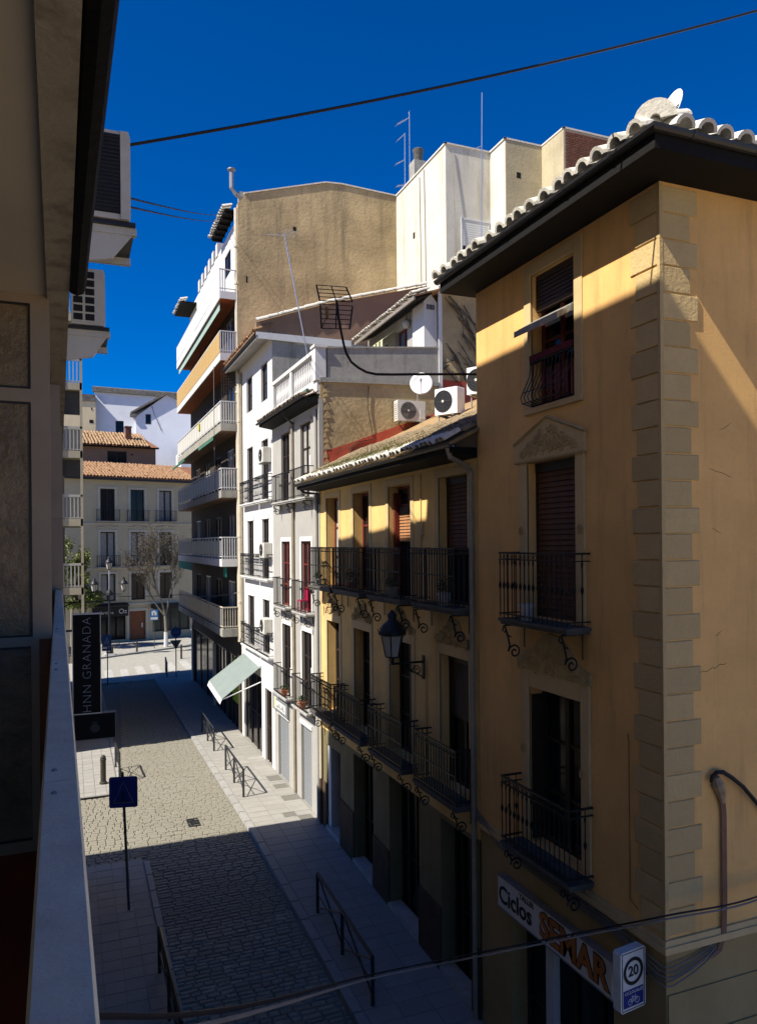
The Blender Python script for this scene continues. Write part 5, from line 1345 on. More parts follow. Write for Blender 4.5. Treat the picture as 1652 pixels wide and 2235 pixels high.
P('pictogram', SIGNW, pk, lambda mb: (mb.box(-.2, -.05, -.076, -.07, 2.75, 3.1), mb.box(.03, .2, -.076, -.07, 2.75, 3.05), mb.box(-.08, .1, -.077, -.07, 2.98, 3.15), mb.box(-.28, .28, -.076, -.07, 2.4, 2.6)))
bs = thing('blue_board_sign', 'blue board sign with a white crossing emblem right of the hotel sign', 'sign', (1.95, 50.5, 0))
P('pole', POLEG, bs, lambda mb: mb.tube([(.10, 0, -.05), (.10, 0, 3.3)], .035, 6))
P('plate', SIGNB2, bs, lambda mb: (mb.box(-.22, .34, -.06, -.03, 2.3, 3.1), mb.box(-.22, .34, -.06, -.03, 2.1, 2.26)))
P('emblem', SIGNW, bs, lambda mb: [mb.tube([(a, -.065, b), (c, -.065, d)], .022, 4) for a, b, c, d in ((-.14, 2.42, .06, 2.95), (.06, 2.95, .26, 2.42), (.06, 2.75, .0, 2.45), (.06, 2.75, .14, 2.45), (-.18, 2.37, .30, 2.37))])

# ------------------------------------------------------------------ barriers, bollards, covers
def barrier(label, p, q, h=.95, group='crossed railings along the pavements'):
    p, q = Vector(p), Vector(q)
    L = (q - p).length
    t = thing('street_barrier', label, 'barrier', p, math.atan2(q.y - p.y, q.x - p.x), group)
    dz = q.z - p.z
    zz = lambda x: dz * x / L
    n = 2 if L > 2 else 1
    P('top_rail', GUT, t, lambda mb: mb.bar((0, 0, h), (L, 0, h + dz), .06))
    for k in range(n + 1):
        x = L * k / n
        P('post', GUT, t, lambda mb: mb.bar((x, 0, zz(x) - .1), (x, 0, zz(x) + h), .055))
    for k in range(n):
        a, b = L * k / n, L * (k + 1) / n
        P('cross_brace', GUT, t, lambda mb: (mb.bar((a, .0, zz(a) + .12), (b, .0, zz(b) + h - .05), .03), mb.bar((a, .025, zz(a) + h - .05), (b, .025, zz(b) + .12), .03)))
        P('lower_rail', GUT, t, lambda mb: mb.bar((a, 0, zz(a) + .45), (b, 0, zz(b) + .45), .022))
    return t
gz = ground_z
barrier('sunlit crossed railing on the right pavement beside the mint awning', (5.55, 35.9, 0), (5.5, 32.4, 0))
barrier('sunlit crossed railing on the right pavement before the grey house', (5.45, 29.5, 0), (5.42, 26.1, 0))
barrier('dark railing in the shade on the right pavement before the yellow house', (5.45, 17.7, gz(17.7)), (5.42, 14.0, gz(14)))
barrier('short crossed railing on the left pavement behind the crossing sign', (1.55, 31.6, 0), (1.60, 29.9, 0))
barrier('railing at the bottom edge of the left pavement in deep shade', (1.65, 16.6, gz(16.6)), (1.68, 13.4, gz(13.4)))
barrier('small dark railing at the far corner beside the round blue sign', (5.75, 51.5, 0), (5.95, 54.2, -.0))

def bollard(label, p, h=.95, r_=.075, group='bollards'):
    t = thing('bollard', label, 'bollard', p, 0, group)
    P('shaft', BOLL, t, lambda mb: mb.lathe([(r_ * 1.35, -.05), (r_ * 1.35, .06), (r_, .08), (r_, h * .80), (r_ * 1.12, h * .81), (r_ * 1.12, h * .86), (r_, h * .87)], (0, 0, 0), 12))
    P('cap', BOLL, t, lambda mb: mb.lathe([(r_, h * .87), (r_ * .95, h * .93), (r_ * .6, h * .98), (r_ * .15, h)], (0, 0, 0), 12), smooth=True)
bollard('ringed metal bollard on the sunlit left pavement beside the crossing sign', (1.02, 29.6, 0), 1.05, .10)
bollard('small dark bollard at the foot of the triple street lamp', (2.95, 63.5, .05), .85)
bollard('small dark bollard midway on the far pavement edge', (4.86, 64.5, .05), .85)
bollard('dark bollard on the crossing left of the apartment block', (7.75, 59.9, -.05), 1.1)
dg_ = thing('drain_grate', 'small dark drain grate in the sunlit cobbles', 'drain', (3.5, 24.55, -.075))
P('frame', GUT, dg_, lambda mb: (mb.box(-.18, .18, -.35, -.31, -.03, .012), mb.box(-.18, .18, .31, .35, -.03, .012), mb.box(-.18, -.15, -.31, .31, -.03, .012), mb.box(.15, .18, -.31, .31, -.03, .012)))
for k in range(7):
    P('bar', GUT, dg_, lambda mb: mb.box(-.15, .15, -.29 + k * .09, -.25 + k * .09, -.03, .008))
for (px, py, sx, sy, lab) in ([(601.5, 1698.5, .5, .6, 'farthest square cover in the right pavement, by the grey roller door'), (615, 1716, .5, .45, 'pale square cover just below the farthest one on the right pavement'), (635, 1741, .62, .55, 'large speckled cover on the right pavement before the grey house'), (632, 1778, .42, .4, 'small rough cover near the shadow edge on the right pavement'), (667, 1784, .45, .42, 'smooth cover against the wall at the shadow edge')]):
    g_ = onz(px, py, 0)
    c_ = thing('pavement_cover', lab, 'cover', (min(g_.x, 6.9), g_.y, 0), 0, 'covers in the right pavement')
    P('rim', GALV, c_, lambda mb: (mb.box(-sx / 2, sx / 2, -sy / 2, -sy / 2 + .02, 0, .012), mb.box(-sx / 2, sx / 2, sy / 2 - .02, sy / 2, 0, .012), mb.box(-sx / 2, -sx / 2 + .02, -sy / 2 + .02, sy / 2 - .02, 0, .012), mb.box(sx / 2 - .02, sx / 2, -sy / 2 + .02, sy / 2 - .02, 0, .012)))
    P('lid', mat('rough_cover', (.19, .18, .15), var=.3, scale=20, bump=.8, grunge=.4), c_, lambda mb: mb.box(-sx / 2 + .02, sx / 2 - .02, -sy / 2 + .02, sy / 2 - .02, -.02, .008))

# ------------------------------------------------------------------ lanterns
def lantern(parent, c, sc_=1.0, glass=LAMPG):
    x, y_, z = c
    r_ = lambda a: a * sc_
    bodyz = z
    P('lamp_glass', glass, parent, lambda mb: mb.hull([(x + r_(.15) * math.cos(k * 1.0472), y_ + r_(.15) * math.sin(k * 1.0472), z) for k in range(6)], [(x + r_(.25) * math.cos(k * 1.0472), y_ + r_(.25) * math.sin(k * 1.0472), z + r_(.46)) for k in range(6)]))
    P('lamp_cap', IRON, parent, lambda mb: mb.lathe([(r_(.30), z + r_(.46)), (r_(.31), z + r_(.50)), (r_(.27), z + r_(.56)), (r_(.22), z + r_(.68)), (r_(.12), z + r_(.76)), (r_(.09), z + r_(.80)), (r_(.11), z + r_(.90)), (r_(.07), z + r_(.93)), (r_(.02), z + r_(1.0))], (x, y_, 0), 12), smooth=True)
    def fr(mb):
        for k in range(6):
            a = k * 1.0472
            mb.tube([(x + r_(.155) * math.cos(a), y_ + r_(.155) * math.sin(a), z - .01), (x + r_(.257) * math.cos(a), y_ + r_(.257) * math.sin(a), z + r_(.47))], r_(.014), 4)
            mb.tube([(x + r_(.30) * math.cos(a), y_ + r_(.30) * math.sin(a), z + r_(.50)), (x + r_(.34) * math.cos(a), y_ + r_(.34) * math.sin(a), z + r_(.60))], r_(.012), 4)
        mb.lathe([(r_(.16), z - r_(.03)), (r_(.16), z), (r_(.05), z + .004)], (x, y_, 0), 6)
        mb.lathe([(r_(.03), z - r_(.12)), (r_(.05), z - r_(.03))], (x, y_, 0), 6)
    P('lamp_frame', IRON, parent, fr)
lp = ony(856, 1385, 15.3)
wl = thing('wall_lantern', 'black street lantern on an ornate wall arm before the yellow house', 'lamp', (7.2, 15.3, 5.9))
lantern(wl, (lp.x - 7.2, 0, .33), 1.0)
P('arm', IRON, wl, lambda mb: (mb.bar((lp.x - 7.2, 0, .16), (-.02, 0, .16), .035), mb.box(-.03, 0, -.05, .05, -.22, .30), mb.tube([(lp.x - 7.2, 0, .16), (lp.x - 7.2 - .02, 0, .22)], .05, 6),
                               mb.tube([(-.05 + a, 0, -.02 + b) for a, b in spiral(-.12, 0, .02, .12, 0, 1.6, 16)], .012, 4), mb.tube([(-.28 + a, 0, .04 + b) for a, b in spiral(0, 0, .02, .09, 2, 1.5, 14)], .01, 4), mb.tube([(-.02, 0, -.18), (-.3, 0, -.02), (-.5, 0, .14)], .012, 4)))
wl2 = thing('wall_lantern', 'dark lantern on a long arm from the left balcony block', 'lamp', (-.35, 37.0, 6.1))
lantern(wl2, (.70, 0, .15), 1.05)
P('arm', IRON, wl2, lambda mb: (mb.bar((-.6, 0, .02), (1.6, 0, .02), .04), mb.bar((-.3, 0, -.3), (.4, 0, .0), .03)))
P('post', IRON, wl2, lambda mb: mb.box(-.14, -.02, -.05, .05, -6.2, .2))
tl = thing('triple_street_lamp', 'three-armed ornate street lamp on the far pavement before the facing house', 'street lamp', (2.75, 63.6, .05))
P('post', IRON, tl, lambda mb: mb.lathe([(.26, 0), (.26, .3), (.18, .4), (.15, 1.0), (.09, 1.2), (.07, 4.6), (.10, 4.7), (.045, 5.0)], (0, 0, 0), 10))
P('base_block', WHITEM, tl, lambda mb: mb.box(-.4, .4, -.4, .4, -.1, .12))
P('spindle', ALU, tl, lambda mb: mb.lathe([(.045, 5.0), (.045, 6.6), (.07, 6.65), (.03, 6.7)], (0, 0, 0), 8))
P('arm', IRON, tl, lambda mb: (mb.tube([(-1.1, 0, 4.95), (-.9, 0, 4.75), (-.3, 0, 4.8), (0, 0, 5.05), (.3, 0, 4.8), (.9, 0, 4.75), (1.1, 0, 4.95)], .035, 6), mb.lathe([(.35, 4.72), (.30, 4.9), (.12, 5.1)], (0, 0, 0), 10)))
lantern(tl, (-1.1, 0, 5.05), 1.05)
lantern(tl, (1.1, 0, 5.05), 1.05)
lantern(tl, (0, 0, 6.75), 1.0)

# ------------------------------------------------------------------ air conditioners
def ac(label, loc, rz, w_=.82, h=.60, d=.30, body=ACWH, legs=.12, group='air conditioners', fan=True, bracket=True):
    t = thing('air_conditioner', label, 'air conditioner', loc, rz, group)
    P('casing', body, t, lambda mb: mb.prism([(0, 0), (w_, 0), (w_, h - .015), (w_ - .015, h), (.015, h), (0, h - .015)], 'y', 0, d))
    cx, cz = w_ * .38, h / 2
    P('fan_grille', FAN if fan else mat('grey_fan', (.16, .155, .14), var=.2), t, lambda mb: mb.lathe([(h * .42, 0), (h * .42, .012), (h * .40, .014)], (cx, -.013, cz), 20, 'y'))
    P('guard_ring', mat('dark_grey_guard', (.09, .09, .09), var=.1), t, lambda mb: ([mb.tube([(cx + rr * math.cos(k * .5236), -.02, cz + rr * math.sin(k * .5236)) for k in range(13)], .004, 3, cap=False) for rr in (h * .12, h * .22, h * .32, h * .40)], mb.bar((cx - h * .4, -.02, cz), (cx + h * .4, -.02, cz), .008), mb.bar((cx, -.02, cz - h * .4), (cx, -.02, cz + h * .4), .008)))
    P('hub', ACW, t, lambda mb: mb.lathe([(.035, 0), (.035, .008)], (cx, -.03, cz), 10, 'y'))
    P('side_louvre', mat('louvre_grey', (.22, .22, .21), var=.1), t, lambda mb: [mb.box(-.006, .0, d * .15, d * .85, h * .1 + k * h * .1, h * .1 + k * h * .1 + .02) for k in range(8)])
    P('service_cover', body, t, lambda mb: mb.box(w_ * .80, w_ - .02, -.008, 0, h * .12, h * .6))
    if bracket:
        for x in (w_ * .15, w_ * .8):
            P('bracket', GALV, t, lambda mb: mb.box(x, x + .04, -.03, d + .15, -.05, -.001))
            for y_ in (.0, d - .03):
                P('leg', GALV, t, lambda mb: mb.box(x + .005, x + .03, y_, y_ + .025, -.05 - legs, -.05))
    return t
a1 = ony(865, 920, 22.35)
ac('cream air conditioner fixed on the bare gable under the white dish', (9.70, 22.40, 12.6), 0, w_=.98, h=.66, body=ACW, legs=.02, fan=False)
ac('white air conditioner on legs in the middle of the yellow house roof', (9.10, 18.5, 12.10), R(-62), w_=.72, h=.70, d=.36, legs=.25)
ac('white air conditioner on the roof half hidden by the corner house', (8.82, 16.2, 12.22), R(-62), w_=.72, h=.64, d=.34, legs=.3)
def sideac(label, loc, w_=.32, h=.6, L=.8, m=ACW, grid=False):
    """unit on the near left wall, its end to the camera"""
    t = thing('air_conditioner', label, 'air conditioner', loc, 0, 'air conditioners on the near left block')
    P('casing', m, t, lambda mb: mb.prism([(0, 0), (w_, 0), (w_ + .012, .03), (w_ + .012, h - .05), (w_, h), (0, h)], 'y', 0, L))
    if grid:
        P('louvre_panel', m, t, lambda mb: mb.box(.0, w_ * .75, -.008, 0, h * .04, h * .98))
        for i in range(2):
            for j in range(6):
                P('louvre_opening', FAN, t, lambda mb: mb.box(.02 + i * w_ * .36, .02 + i * w_ * .36 + w_ * .28, -.012, -.008, h * .07 + j * h * .15, h * .07 + j * h * .15 + h * .115))
    else:
        P('coil_panel', FAN, t, lambda mb: mb.box(.0, w_ * .80, -.006, 0, h * .06, h * .96))
        for k in range(20):
            P('fin', mat('dark_fin', (.03, .03, .033), var=.1), t, lambda mb: mb.box(.005, w_ * .78, -.012, -.006, h * .08 + k * h * .044, h * .08 + k * h * .044 + h * .018))
        P('frame_strip', m, t, lambda mb: mb.box(w_ * .80, w_ + .0, -.014, 0, 0, h))
    P('bracket', m, t, lambda mb: mb.box(-.1, w_ + .06, L - .1, L - .05, -.10, -.04))
    P('bracket', m, t, lambda mb: (mb.box(-.1, w_ + .06, .05, .10, -.10, -.04), mb.hull([(-.1, .06, -.36), (.2, .06, -.30), (.2, .09, -.30), (-.1, .09, -.36)], [(-.1, .06, -.10), (w_ + .02, .06, -.10), (w_ + .02, .09, -.10), (-.1, .09, -.10)])))
    P('drip_tray', GUT, t, lambda mb: mb.box(-.05, w_ + .05, .02, L - .02, -.04, -.005))
    return t
sideac('large beige air conditioner with dark coil hung high on the near left wall', (.13, 6.5, 11.33), .33, .71, .85)
sideac('smaller beige air conditioner with square louvres below the large one on the left', (.02, 8.0, 10.86), .30, .55, .8, grid=True)
for lab, Y, z in (('cream air conditioner on the white house beside its top balcony', 28.95, 11.85), ('cream air conditioner on the white house at middle balcony height', 28.95, 8.15), ('cream air conditioner on the white house at the lowest balcony', 28.98, 5.2)):
    ac(lab, (6.88, Y + .75, z), R(-90), w_=.78, h=.58, d=.30, body=ACW, legs=.02, group='air conditioners on the white house')

# ------------------------------------------------------------------ dishes and aerials
def dish(label, c, r_, face, mast):
    t = thing('satellite_dish', label, 'satellite dish', mast, 0, 'satellite dishes')
    c, f = Vector(c) - Vector(mast), Vector(face).normalized()
    up = Vector((0, 0, 1)); a = f.cross(up).normalized(); b = a.cross(f).normalized()
    mb = MB(); n = 20; rings = 5
    for sgn_, off in ((1, 0), (1, -.012)):
        for i in range(1, rings + 1):
            rr = r_ * i / rings
            for k in range(n):
                p = c + a * (rr * math.cos(6.2832 * k / n)) + b * (rr * 1.08 * math.sin(6.2832 * k / n)) + f * (.22 * rr * rr / r_ + off)
                mb.v.append(tuple(p))
        mb.v.append(tuple(c + f * off))
    q_ = rings * n + 1
    for s_ in (0, q_):
        for i in range(rings - 1):
            for k in range(n):
                mb.f.append((s_ + i * n + k, s_ + i * n + (k + 1) % n, s_ + (i + 1) * n + (k + 1) % n, s_ + (i + 1) * n + k))
        for k in range(n):
            mb.f.append((s_ + rings * n, s_ + (k + 1) % n, s_ + k))
    for k in range(n):
        mb.f.append(((rings - 1) * n + k, (rings - 1) * n + (k + 1) % n, q_ + (rings - 1) * n + (k + 1) % n, q_ + (rings - 1) * n + k))
    mb.build('reflector', ACWH, t, smooth=True, recalc=True)
    P('feed_arm', GALV, t, lambda mb: (mb.tube([c - b * r_ * 1.0 + f * .05, c + f * r_ * 1.1 - b * .2 * r_], .012, 5), mb.lathe([(.03, -.05), (.035, .05)], tuple(c + f * r_ * 1.1 - b * .2 * r_), 8)))
    P('mast', GALV, t, lambda mb: (mb.tube([(0, 0, 0), (0, 0, max(.1, (c - b * r_ * .3).z - .1)), tuple(c - f * .06 - b * .2 * r_)], .02, 6), mb.tube([(0, 0, .1), (.35, -.1, -.1)], .014, 5)))
    return t, c, f, a, b
dish('white satellite dish above the cream air conditioner on the bare gable', (10.42, 22.15, 13.74), .36, (-.5, -1, .35), (10.45, 22.5, 12.75))
td, c_, f_, a_, b_ = dish('white satellite dish with dark lettering on the corner house roof', (8.45, 9.0, 15.16), .27, (-1, .12, .30), (8.55, 9.0, 14.35))
me = text_mesh('FESCO', .13, depth=.002, bold=.004); me.materials.append(INK)
link('lettering', me, td, c_ + f_ * .03 - b_ * .06, Matrix((a_, b_, a_.cross(b_))).transposed().to_euler())
# grid aerial on a bent mast fixed to the rear of the corner house
pz = lambda x, y_: ony((1180 + x * .41162) / 1.71792, (1020 + y_ * .41162) / 1.71792, 13.2)
ga = thing('grid_aerial', 'black grid television aerial on a thick bent mast over the roofs', 'aerial', (7.45, 13.2, 12.0))
O = Vector((7.45, 13.2, 12.0))
path = [pz(*p) - O for p in ((200, 255), (215, 400), (240, 540), (265, 660), (290, 745), (335, 820), (400, 872), (470, 910), (560, 930), (700, 932), (900, 930), (1200, 929), (1500, 928))]
P('mast', PLAST, ga, lambda mb: mb.tube(path, [.024] * len(path), 8))
def grid(mb, c4, n):
    p00, p10, p11, p01 = [pz(*p) - O for p in c4]
    tilt = Vector((0, -.22, 0))
    p01 = p01 + tilt * 0; 
    mb.bar(p00, p01, .022); mb.bar(p10, p11, .022); mb.bar((p00 + p10) / 2, (p01 + p11) / 2, .016)
    for k in range(n):
        t = k / (n - 1)
        mb.bar(p00.lerp(p01, t), p10.lerp(p11, t), .011)
P('reflector', PLAST, ga, lambda mb: (grid(mb, ((15, 115), (285, 135), (345, 270), (45, 258)), 5), grid(mb, ((50, 290), (345, 308), (320, 516), (62, 512)), 6)))
P('feed_box', mat('amber_insulator', (.25, .15, .05), var=.2), ga, lambda mb: (mb.tube([pz(110, 320) - O, pz(115, 420) - O], .03, 6), mb.tube([pz(100, 420) - O, pz(68, 505) - O], .012, 4)))
def yagi(label, base, top, booms, lab2='aerial', m=GALV, r_=.022):
    base, top = Vector(base), Vector(top)
    t = thing('tv_aerial', label, 'aerial', base, 0, 'rooftop aerials')
    P('mast', m, t, lambda mb: mb.tube([(0, 0, 0), top - base], r_, 6))
    for (z, d, L, n, el) in booms:
        dv = Vector(d).normalized(); sd = dv.cross(Vector((0, 0, 1))).normalized()
        o_ = (top - base) * z
        P('boom', m, t, lambda mb: (mb.tube([o_, o_ + dv * L], r_ * .6, 4), [mb.tube([o_ + dv * (L * (k + 1) / n) - sd * el * .5, o_ + dv * (L * (k + 1) / n) + sd * el * .5], r_ * .35, 4) for k in range(n)]))
    return t
yagi('pale aerial on a thin mast over the terrace before the stained gable', (7.95, 26.0, 14.6), (7.05, 26.2, 19.6), [(.99, (-1, -.2, -.15), .75, 6, .5), (.97, (.3, -1, .25), .5, 5, .5)], m=ALU, r_=.022)
yagi('taller of the two aerial masts beside the chimney pot', (16.38, 36, 25.5), (16.39, 36, 30.75), [(.98, (-.8, 0, -.55), .85, 5, .5), (1.0, (-.1, 0, 1), .2, 1, .3)], m=ALU)
yagi('shorter of the two aerial masts beside the chimney pot', (16.1, 36, 25.5), (16.12, 36, 29.8), [(.99, (-.7, 0, -.7), .6, 4, .4), (.68, (-.8, 0, -.5), .6, 4, .4), (.38, (-.9, 0, -.3), .5, 5, .4)], m=ALU)
yagi('very tall thin whip mast rising behind the corner house roof', (13.67, 24, 16.5), (13.79, 24, 24.8), [(.77, (-.9, 0, -.5), .55, 1, .1)], m=ALU, r_=.018)
ch = thing('chimney_pot', 'stubby dark chimney with a ribbed round pot on the white block', 'chimney', (15.1, 33.0, 25.3))
P('stack', CONC, ch, lambda mb: mb.box(.02, .62, -.3, .3, 0, 1.45))
P('pot', mat('sooty_pot', (.11, .105, .095), var=.35, scale=6, bump=.5), ch, lambda mb: mb.lathe([(.22, 1.45), (.24, 1.6), (.20, 1.62), (.24, 1.78), (.20, 1.8), (.25, 1.95), (.27, 2.05), (.22, 2.1)], (.36, 0, 0), 12))

# ------------------------------------------------------------------ overhead cables
def cable(name, label, pts, r_, sag=0.0, m=PLAST, n=18):
    pts = [Vector(p) for p in pts]
    t = thing(name, label, 'cable', pts[0])
    full = []
    for a, b in zip(pts, pts[1:]):
        for k in range(n):
            s_ = k / n
            full.append(a.lerp(b, s_) - Vector((0, 0, sag * 4 * s_ * (1 - s_))) - pts[0])
    full.append(pts[-1] - pts[0])
    P('strand', m, t, lambda mb: mb.tube(full, r_, 6))
    return t
cable('overhead_cable', 'thick dark cable crossing the sky from the left air conditioner to the upper right', [(.48, 8, 12.66), tuple(onx(1652, 22, 8.5)), (10.5, 7.4, 16.45)], .015, .10)
c2_ = cable('overhead_cable', 'upper of two thin cables running from the left wall to the apartment block', [(.40, 7, 11.74), tuple(onx(478, 467, 6.7))], .011, .08)
c3_ = cable('overhead_cable', 'lower of two thin cables running from the left wall to the apartment block', [(.40, 7, 11.66), tuple(onx(474, 480, 6.7))], .011, .08)
lc = thing('low_street_cable', 'dark double cable low across the street to the side of the corner house', 'cable', (.05, 2.6, 7.2))
def lowc(mb, off):
    pts = [Vector((.05, 2.6, 7.2 + off)), onz(545, 2195, 6.2), onx(826, 2125, 3.6), onx(1094, 2071, 5.2), onx(1300, 2030, 6.25), onx(1463, 1998, 6.9), onx(1652, 1958, 8.4), Vector((10.5, 7.9, 4.05))]
    o_ = Vector((.05, 2.6, 7.2))
    pts = [p - o_ + Vector((0, 0, off)) for p in pts]
    fine = []
    for i in range(len(pts) - 1):
        p0, p1, p2, p3 = pts[max(i - 1, 0)], pts[i], pts[i + 1], pts[min(i + 2, len(pts) - 1)]
        for k in range(8):
            t = k / 8
            fine.append(.5 * ((2 * p1) + (p2 - p0) * t + (2 * p0 - 5 * p1 + 4 * p2 - p3) * t * t + (3 * p1 - p0 - 3 * p2 + p3) * t ** 3))
    mb.tube(fine, .012, 6)
P('strand', PLAST, lc, lambda mb: lowc(mb, 0))
P('strand', GREYC, lc, lambda mb: lowc(mb, -.045))
cable('lane_cable', 'pale thin cable crossing the lane in front of the far tree', [(.0, 45, 6.1), tuple(onx(395, 1298, 6.1)), tuple(onx(523, 1293, 7.1))], .02, .15, GREYC)

# ------------------------------------------------------------------ mint awning, chair, plants
aw = thing('shop_awning', 'pale mint drop-arm awning over the shop door of the white house', 'awning', (7.2, 32.5, 3.6))
P('canvas', MINT, aw, lambda mb: mb.hull([(-.02, -1.55, .02), (-.02, 1.5, .22), (-1.6, 1.6, -.95), (-1.6, -1.45, -1.2)], [(-.02, -1.55, .045), (-.02, 1.5, .245), (-1.6, 1.6, -.925), (-1.6, -1.45, -1.175)]))
P('valance', WHITET, aw, lambda mb: mb.hull([(-1.6, -1.45, -1.19), (-1.6, 1.6, -.94), (-1.59, 1.6, -.94), (-1.59, -1.45, -1.19)], [(-1.68, -1.45, -1.38), (-1.68, 1.6, -1.13), (-1.67, 1.6, -1.13), (-1.67, -1.45, -1.38)]))
P('arm', WHITEM, aw, lambda mb: (mb.bar((0, -1.5, -.6), (-1.58, -1.42, -1.2), .04), mb.bar((0, 1.5, -.4), (-1.58, 1.55, -.95), .04)))
P('roller', WHITEM, aw, lambda mb: mb.tube([(-.03, -1.6, .03), (-.03, 1.55, .23)], .06, 8))
chr_ = thing('plastic_chair', 'magenta plastic chair on the grey house middle balcony', 'chair', (7.03, 24.2, 6.42))
P('seat', CHAIR, chr_, lambda mb: mb.box(-.13, .14, -.2, .2, .38, .42))
P('backrest', CHAIR, chr_, lambda mb: mb.box(.10, .14, -.2, .2, .42, .80))
for x in (-.12, .11):
    for y_ in (-.19, .16):
        P('leg', CHAIR, chr_, lambda mb: mb.box(x, x + .03, y_, y_ + .03, 0, .38))
def pot(label, loc, r_=.13, h=.26, m=POTW, plant=0, leaf=LEAF, seed=1):
    t = thing('flower_pot', label, 'flower pot', loc, 0, 'flower pots on the balconies')
    P('pot', m, t, lambda mb: mb.lathe([(r_ * .72, 0), (r_, h * .82), (r_ * 1.12, h * .82), (r_ * 1.12, h), (r_ * .9, h), (r_ * .88, h * .9)], (0, 0, 0), 12))
    P('soil', DADO, t, lambda mb: mb.lathe([(r_ * .88, h * .88), (r_ * .3, h * .9)], (0, 0, 0), 12))
    if plant:
        P('foliage', leaf, t, lambda mb: foliage(mb, (0, 0, h + plant * .45), r_ * 1.3, r_ * 1.3, plant * .55, 160, .035, random.Random(seed), .0))
pot('square-rimmed white pot on the upper corner balcony', (6.92, 10.75, 7.40), .12, .27)
pot('white pot with dark leaves on the nearest upper balcony of the yellow house', (6.93, 13.75, 7.42), .14, .26, POTW, .35, LEAF, 2)
pot('white pot with a dark bush on the third upper balcony of the yellow house', (6.93, 16.4, 7.42), .13, .24, POTW, .22, LEAF, 3)
pot('dark rounded bush in a pot on the second upper balcony of the yellow house', (6.93, 19.15, 7.42), .16, .22, POTT, .38, LEAF, 4)
pot('small potted plant on the farthest upper balcony of the yellow house', (6.93, 22.2, 7.42), .11, .2, POTW, .22, LEAF, 5)
pot('terracotta pot on the lowest balcony of the grey house', (7.02, 24.3, 3.24), .14, .26, POTT, .2, LEAF, 6)
pot('terracotta pot with shoots on the farther lowest balcony of the grey house', (7.02, 26.6, 3.24), .13, .24, POTT, .2, LEAF, 7)

# ------------------------------------------------------------------ trees
tr = thing('bare_tree', 'leafless pale-barked tree with a dense twiggy crown on the far pavement', 'tree', (7.37, 66.6, .05))
tg = random.Random(9)
trunk, twigs = MB(), MB()
def limb(p, d, L, r_, lvl):
    pts = [p]
    for k in range(4):
        d = (d + Vector((tg.uniform(-.13, .13), tg.uniform(-.13, .13), tg.uniform(-.02, .10)))).normalized()
        pts.append(pts[-1] + d * L / 4)
    if lvl < 2:
        trunk.tube(pts, [r_ * (1 - .12 * k) for k in range(5)], 6 if lvl == 0 else 5)
    else:
        twigs.tube(pts, [r_ * (1 - .2 * k) for k in range(5)], 3)
    if lvl >= 5:
        return
    for k in range({0: 2, 1: 5, 2: 5, 3: 4, 4: 3}[lvl]):
        i = tg.choice((2, 3, 4)) if lvl else 4
        dd = (d + Vector((tg.uniform(-1, 1), tg.uniform(-.8, .8), tg.uniform(-.15, .6))) * (.75 if lvl > 1 else .55)).normalized()
        limb(pts[i], dd, L * tg.uniform(.55, .8), r_ * .55, lvl + 1)
trunk.tube([(0, 0, -.05), (.02, 0, 1.2), (-.05, 0, 2.6)], [.17, .13, .11], 8)
b0 = Vector((-.05, 0, 2.6))
for d, L in (((-.75, .1, 1), 3.3), ((.28, 0, 1), 3.0), ((-.2, -.15, 1), 3.2)):
    limb(b0, Vector(d).normalized(), L, .085, 1)
trunk.build('trunk', BARK, tr)
P('trunk_guard', WHITET, tr, lambda mb: mb.lathe([(.19, 0), (.16, 1.25)], (0, 0, 0), 8))
cr_ = twigs.build('crown', TWIG, tr)
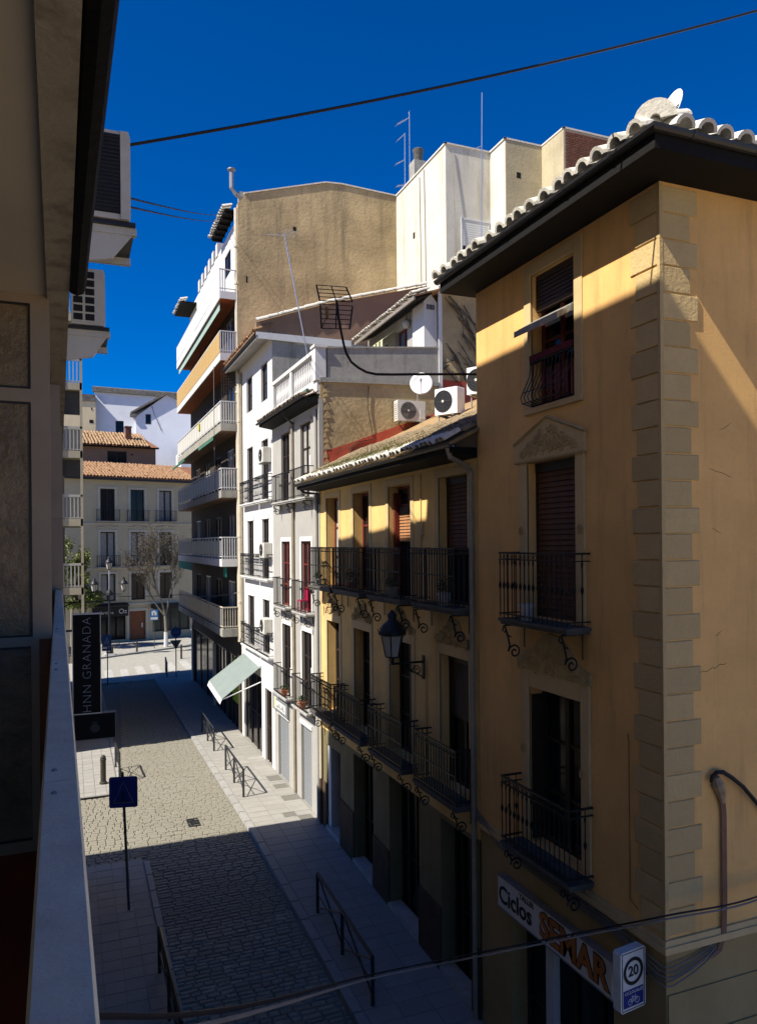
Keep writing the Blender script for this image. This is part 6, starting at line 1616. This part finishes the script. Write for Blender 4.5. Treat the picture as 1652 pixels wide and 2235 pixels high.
def buds(mb):
    r_ = random.Random(8)
    for _ in range(6500):
        v = twigs.v[r_.randrange(len(twigs.v))]
        if v[2] < 4.6:
            continue
        p = Vector(v) + Vector((r_.uniform(-.12, .12), r_.uniform(-.12, .12), r_.uniform(-.1, .12)))
        d1 = Vector((r_.uniform(-1, 1), r_.uniform(-1, 1), r_.uniform(-1, 1))).normalized() * .055
        d2 = Vector((r_.uniform(-1, 1), r_.uniform(-1, 1), r_.uniform(-1, 1))).normalized() * .035
        mb.quad(p - d1, p + d2, p + d1, p - d2)
P('dry_seed_clusters', TWIG, cr_, buds)
def bush_tree(label, loc, h, rx, rz_, n, seed, m=LEAFY):
    t = thing('leafy_tree', label, 'tree', loc, 0, 'yellow green trees on the left')
    r_ = random.Random(seed)
    P('trunk', BARK, t, lambda mb: (mb.tube([(0, 0, -.1), (.05, 0, h * .5), (0, .1, h)], [.16, .12, .06], 7), [mb.tube([(0, 0, h * .6), (r_.uniform(-1, 1) * rx * .6, r_.uniform(-1, 1) * rx * .6, h + r_.uniform(-.5, .8) * rz_)], [.06, .02], 5) for _ in range(7)]))
    def crown(mb):
        for k in range(14):
            c = (r_.uniform(-.7, .7) * rx, r_.uniform(-.7, .7) * rx, h + r_.uniform(-.7, .7) * rz_)
            foliage(mb, c, rx * .42, rx * .42, rz_ * .34, n // 14, .13, r_, .1)
    P('crown', m, t, crown)
bush_tree('yellow-green leafy tree seen through the left balconies', (.0, 67.5, 0), 7.2, 1.5, 2.4, 3000, 31)
bush_tree('lower dark-green leafy tree above the hotel sign', (.9, 68.2, 0), 4.3, 1.7, 1.0, 2600, 32, mat('olive_leaf', (.10, .13, .03), var=.4, scale=8))

# kiosk-like white post by the apartment block corner
kp = thing('white_totem', 'white and black information post at the corner of the apartment block', 'post', (8.35, 57.0, -.05))
P('body', WHITEM, kp, lambda mb: mb.box(-.22, .22, -.16, .16, 0, 2.3))
P('screen', INK, kp, lambda mb: (mb.box(.02, .23, -.17, -.16, .25, 2.0), mb.box(-.24, .24, -.18, .18, -.02, .12)))
P('hood', WHITEM, kp, lambda mb: mb.hull([(-.22, -.16, 2.3), (.22, -.16, 2.3), (.22, .16, 2.3), (-.22, .16, 2.3)], [(-.26, -.2, 2.55), (.26, -.2, 2.55), (.26, .2, 2.55), (-.26, .2, 2.55)]))
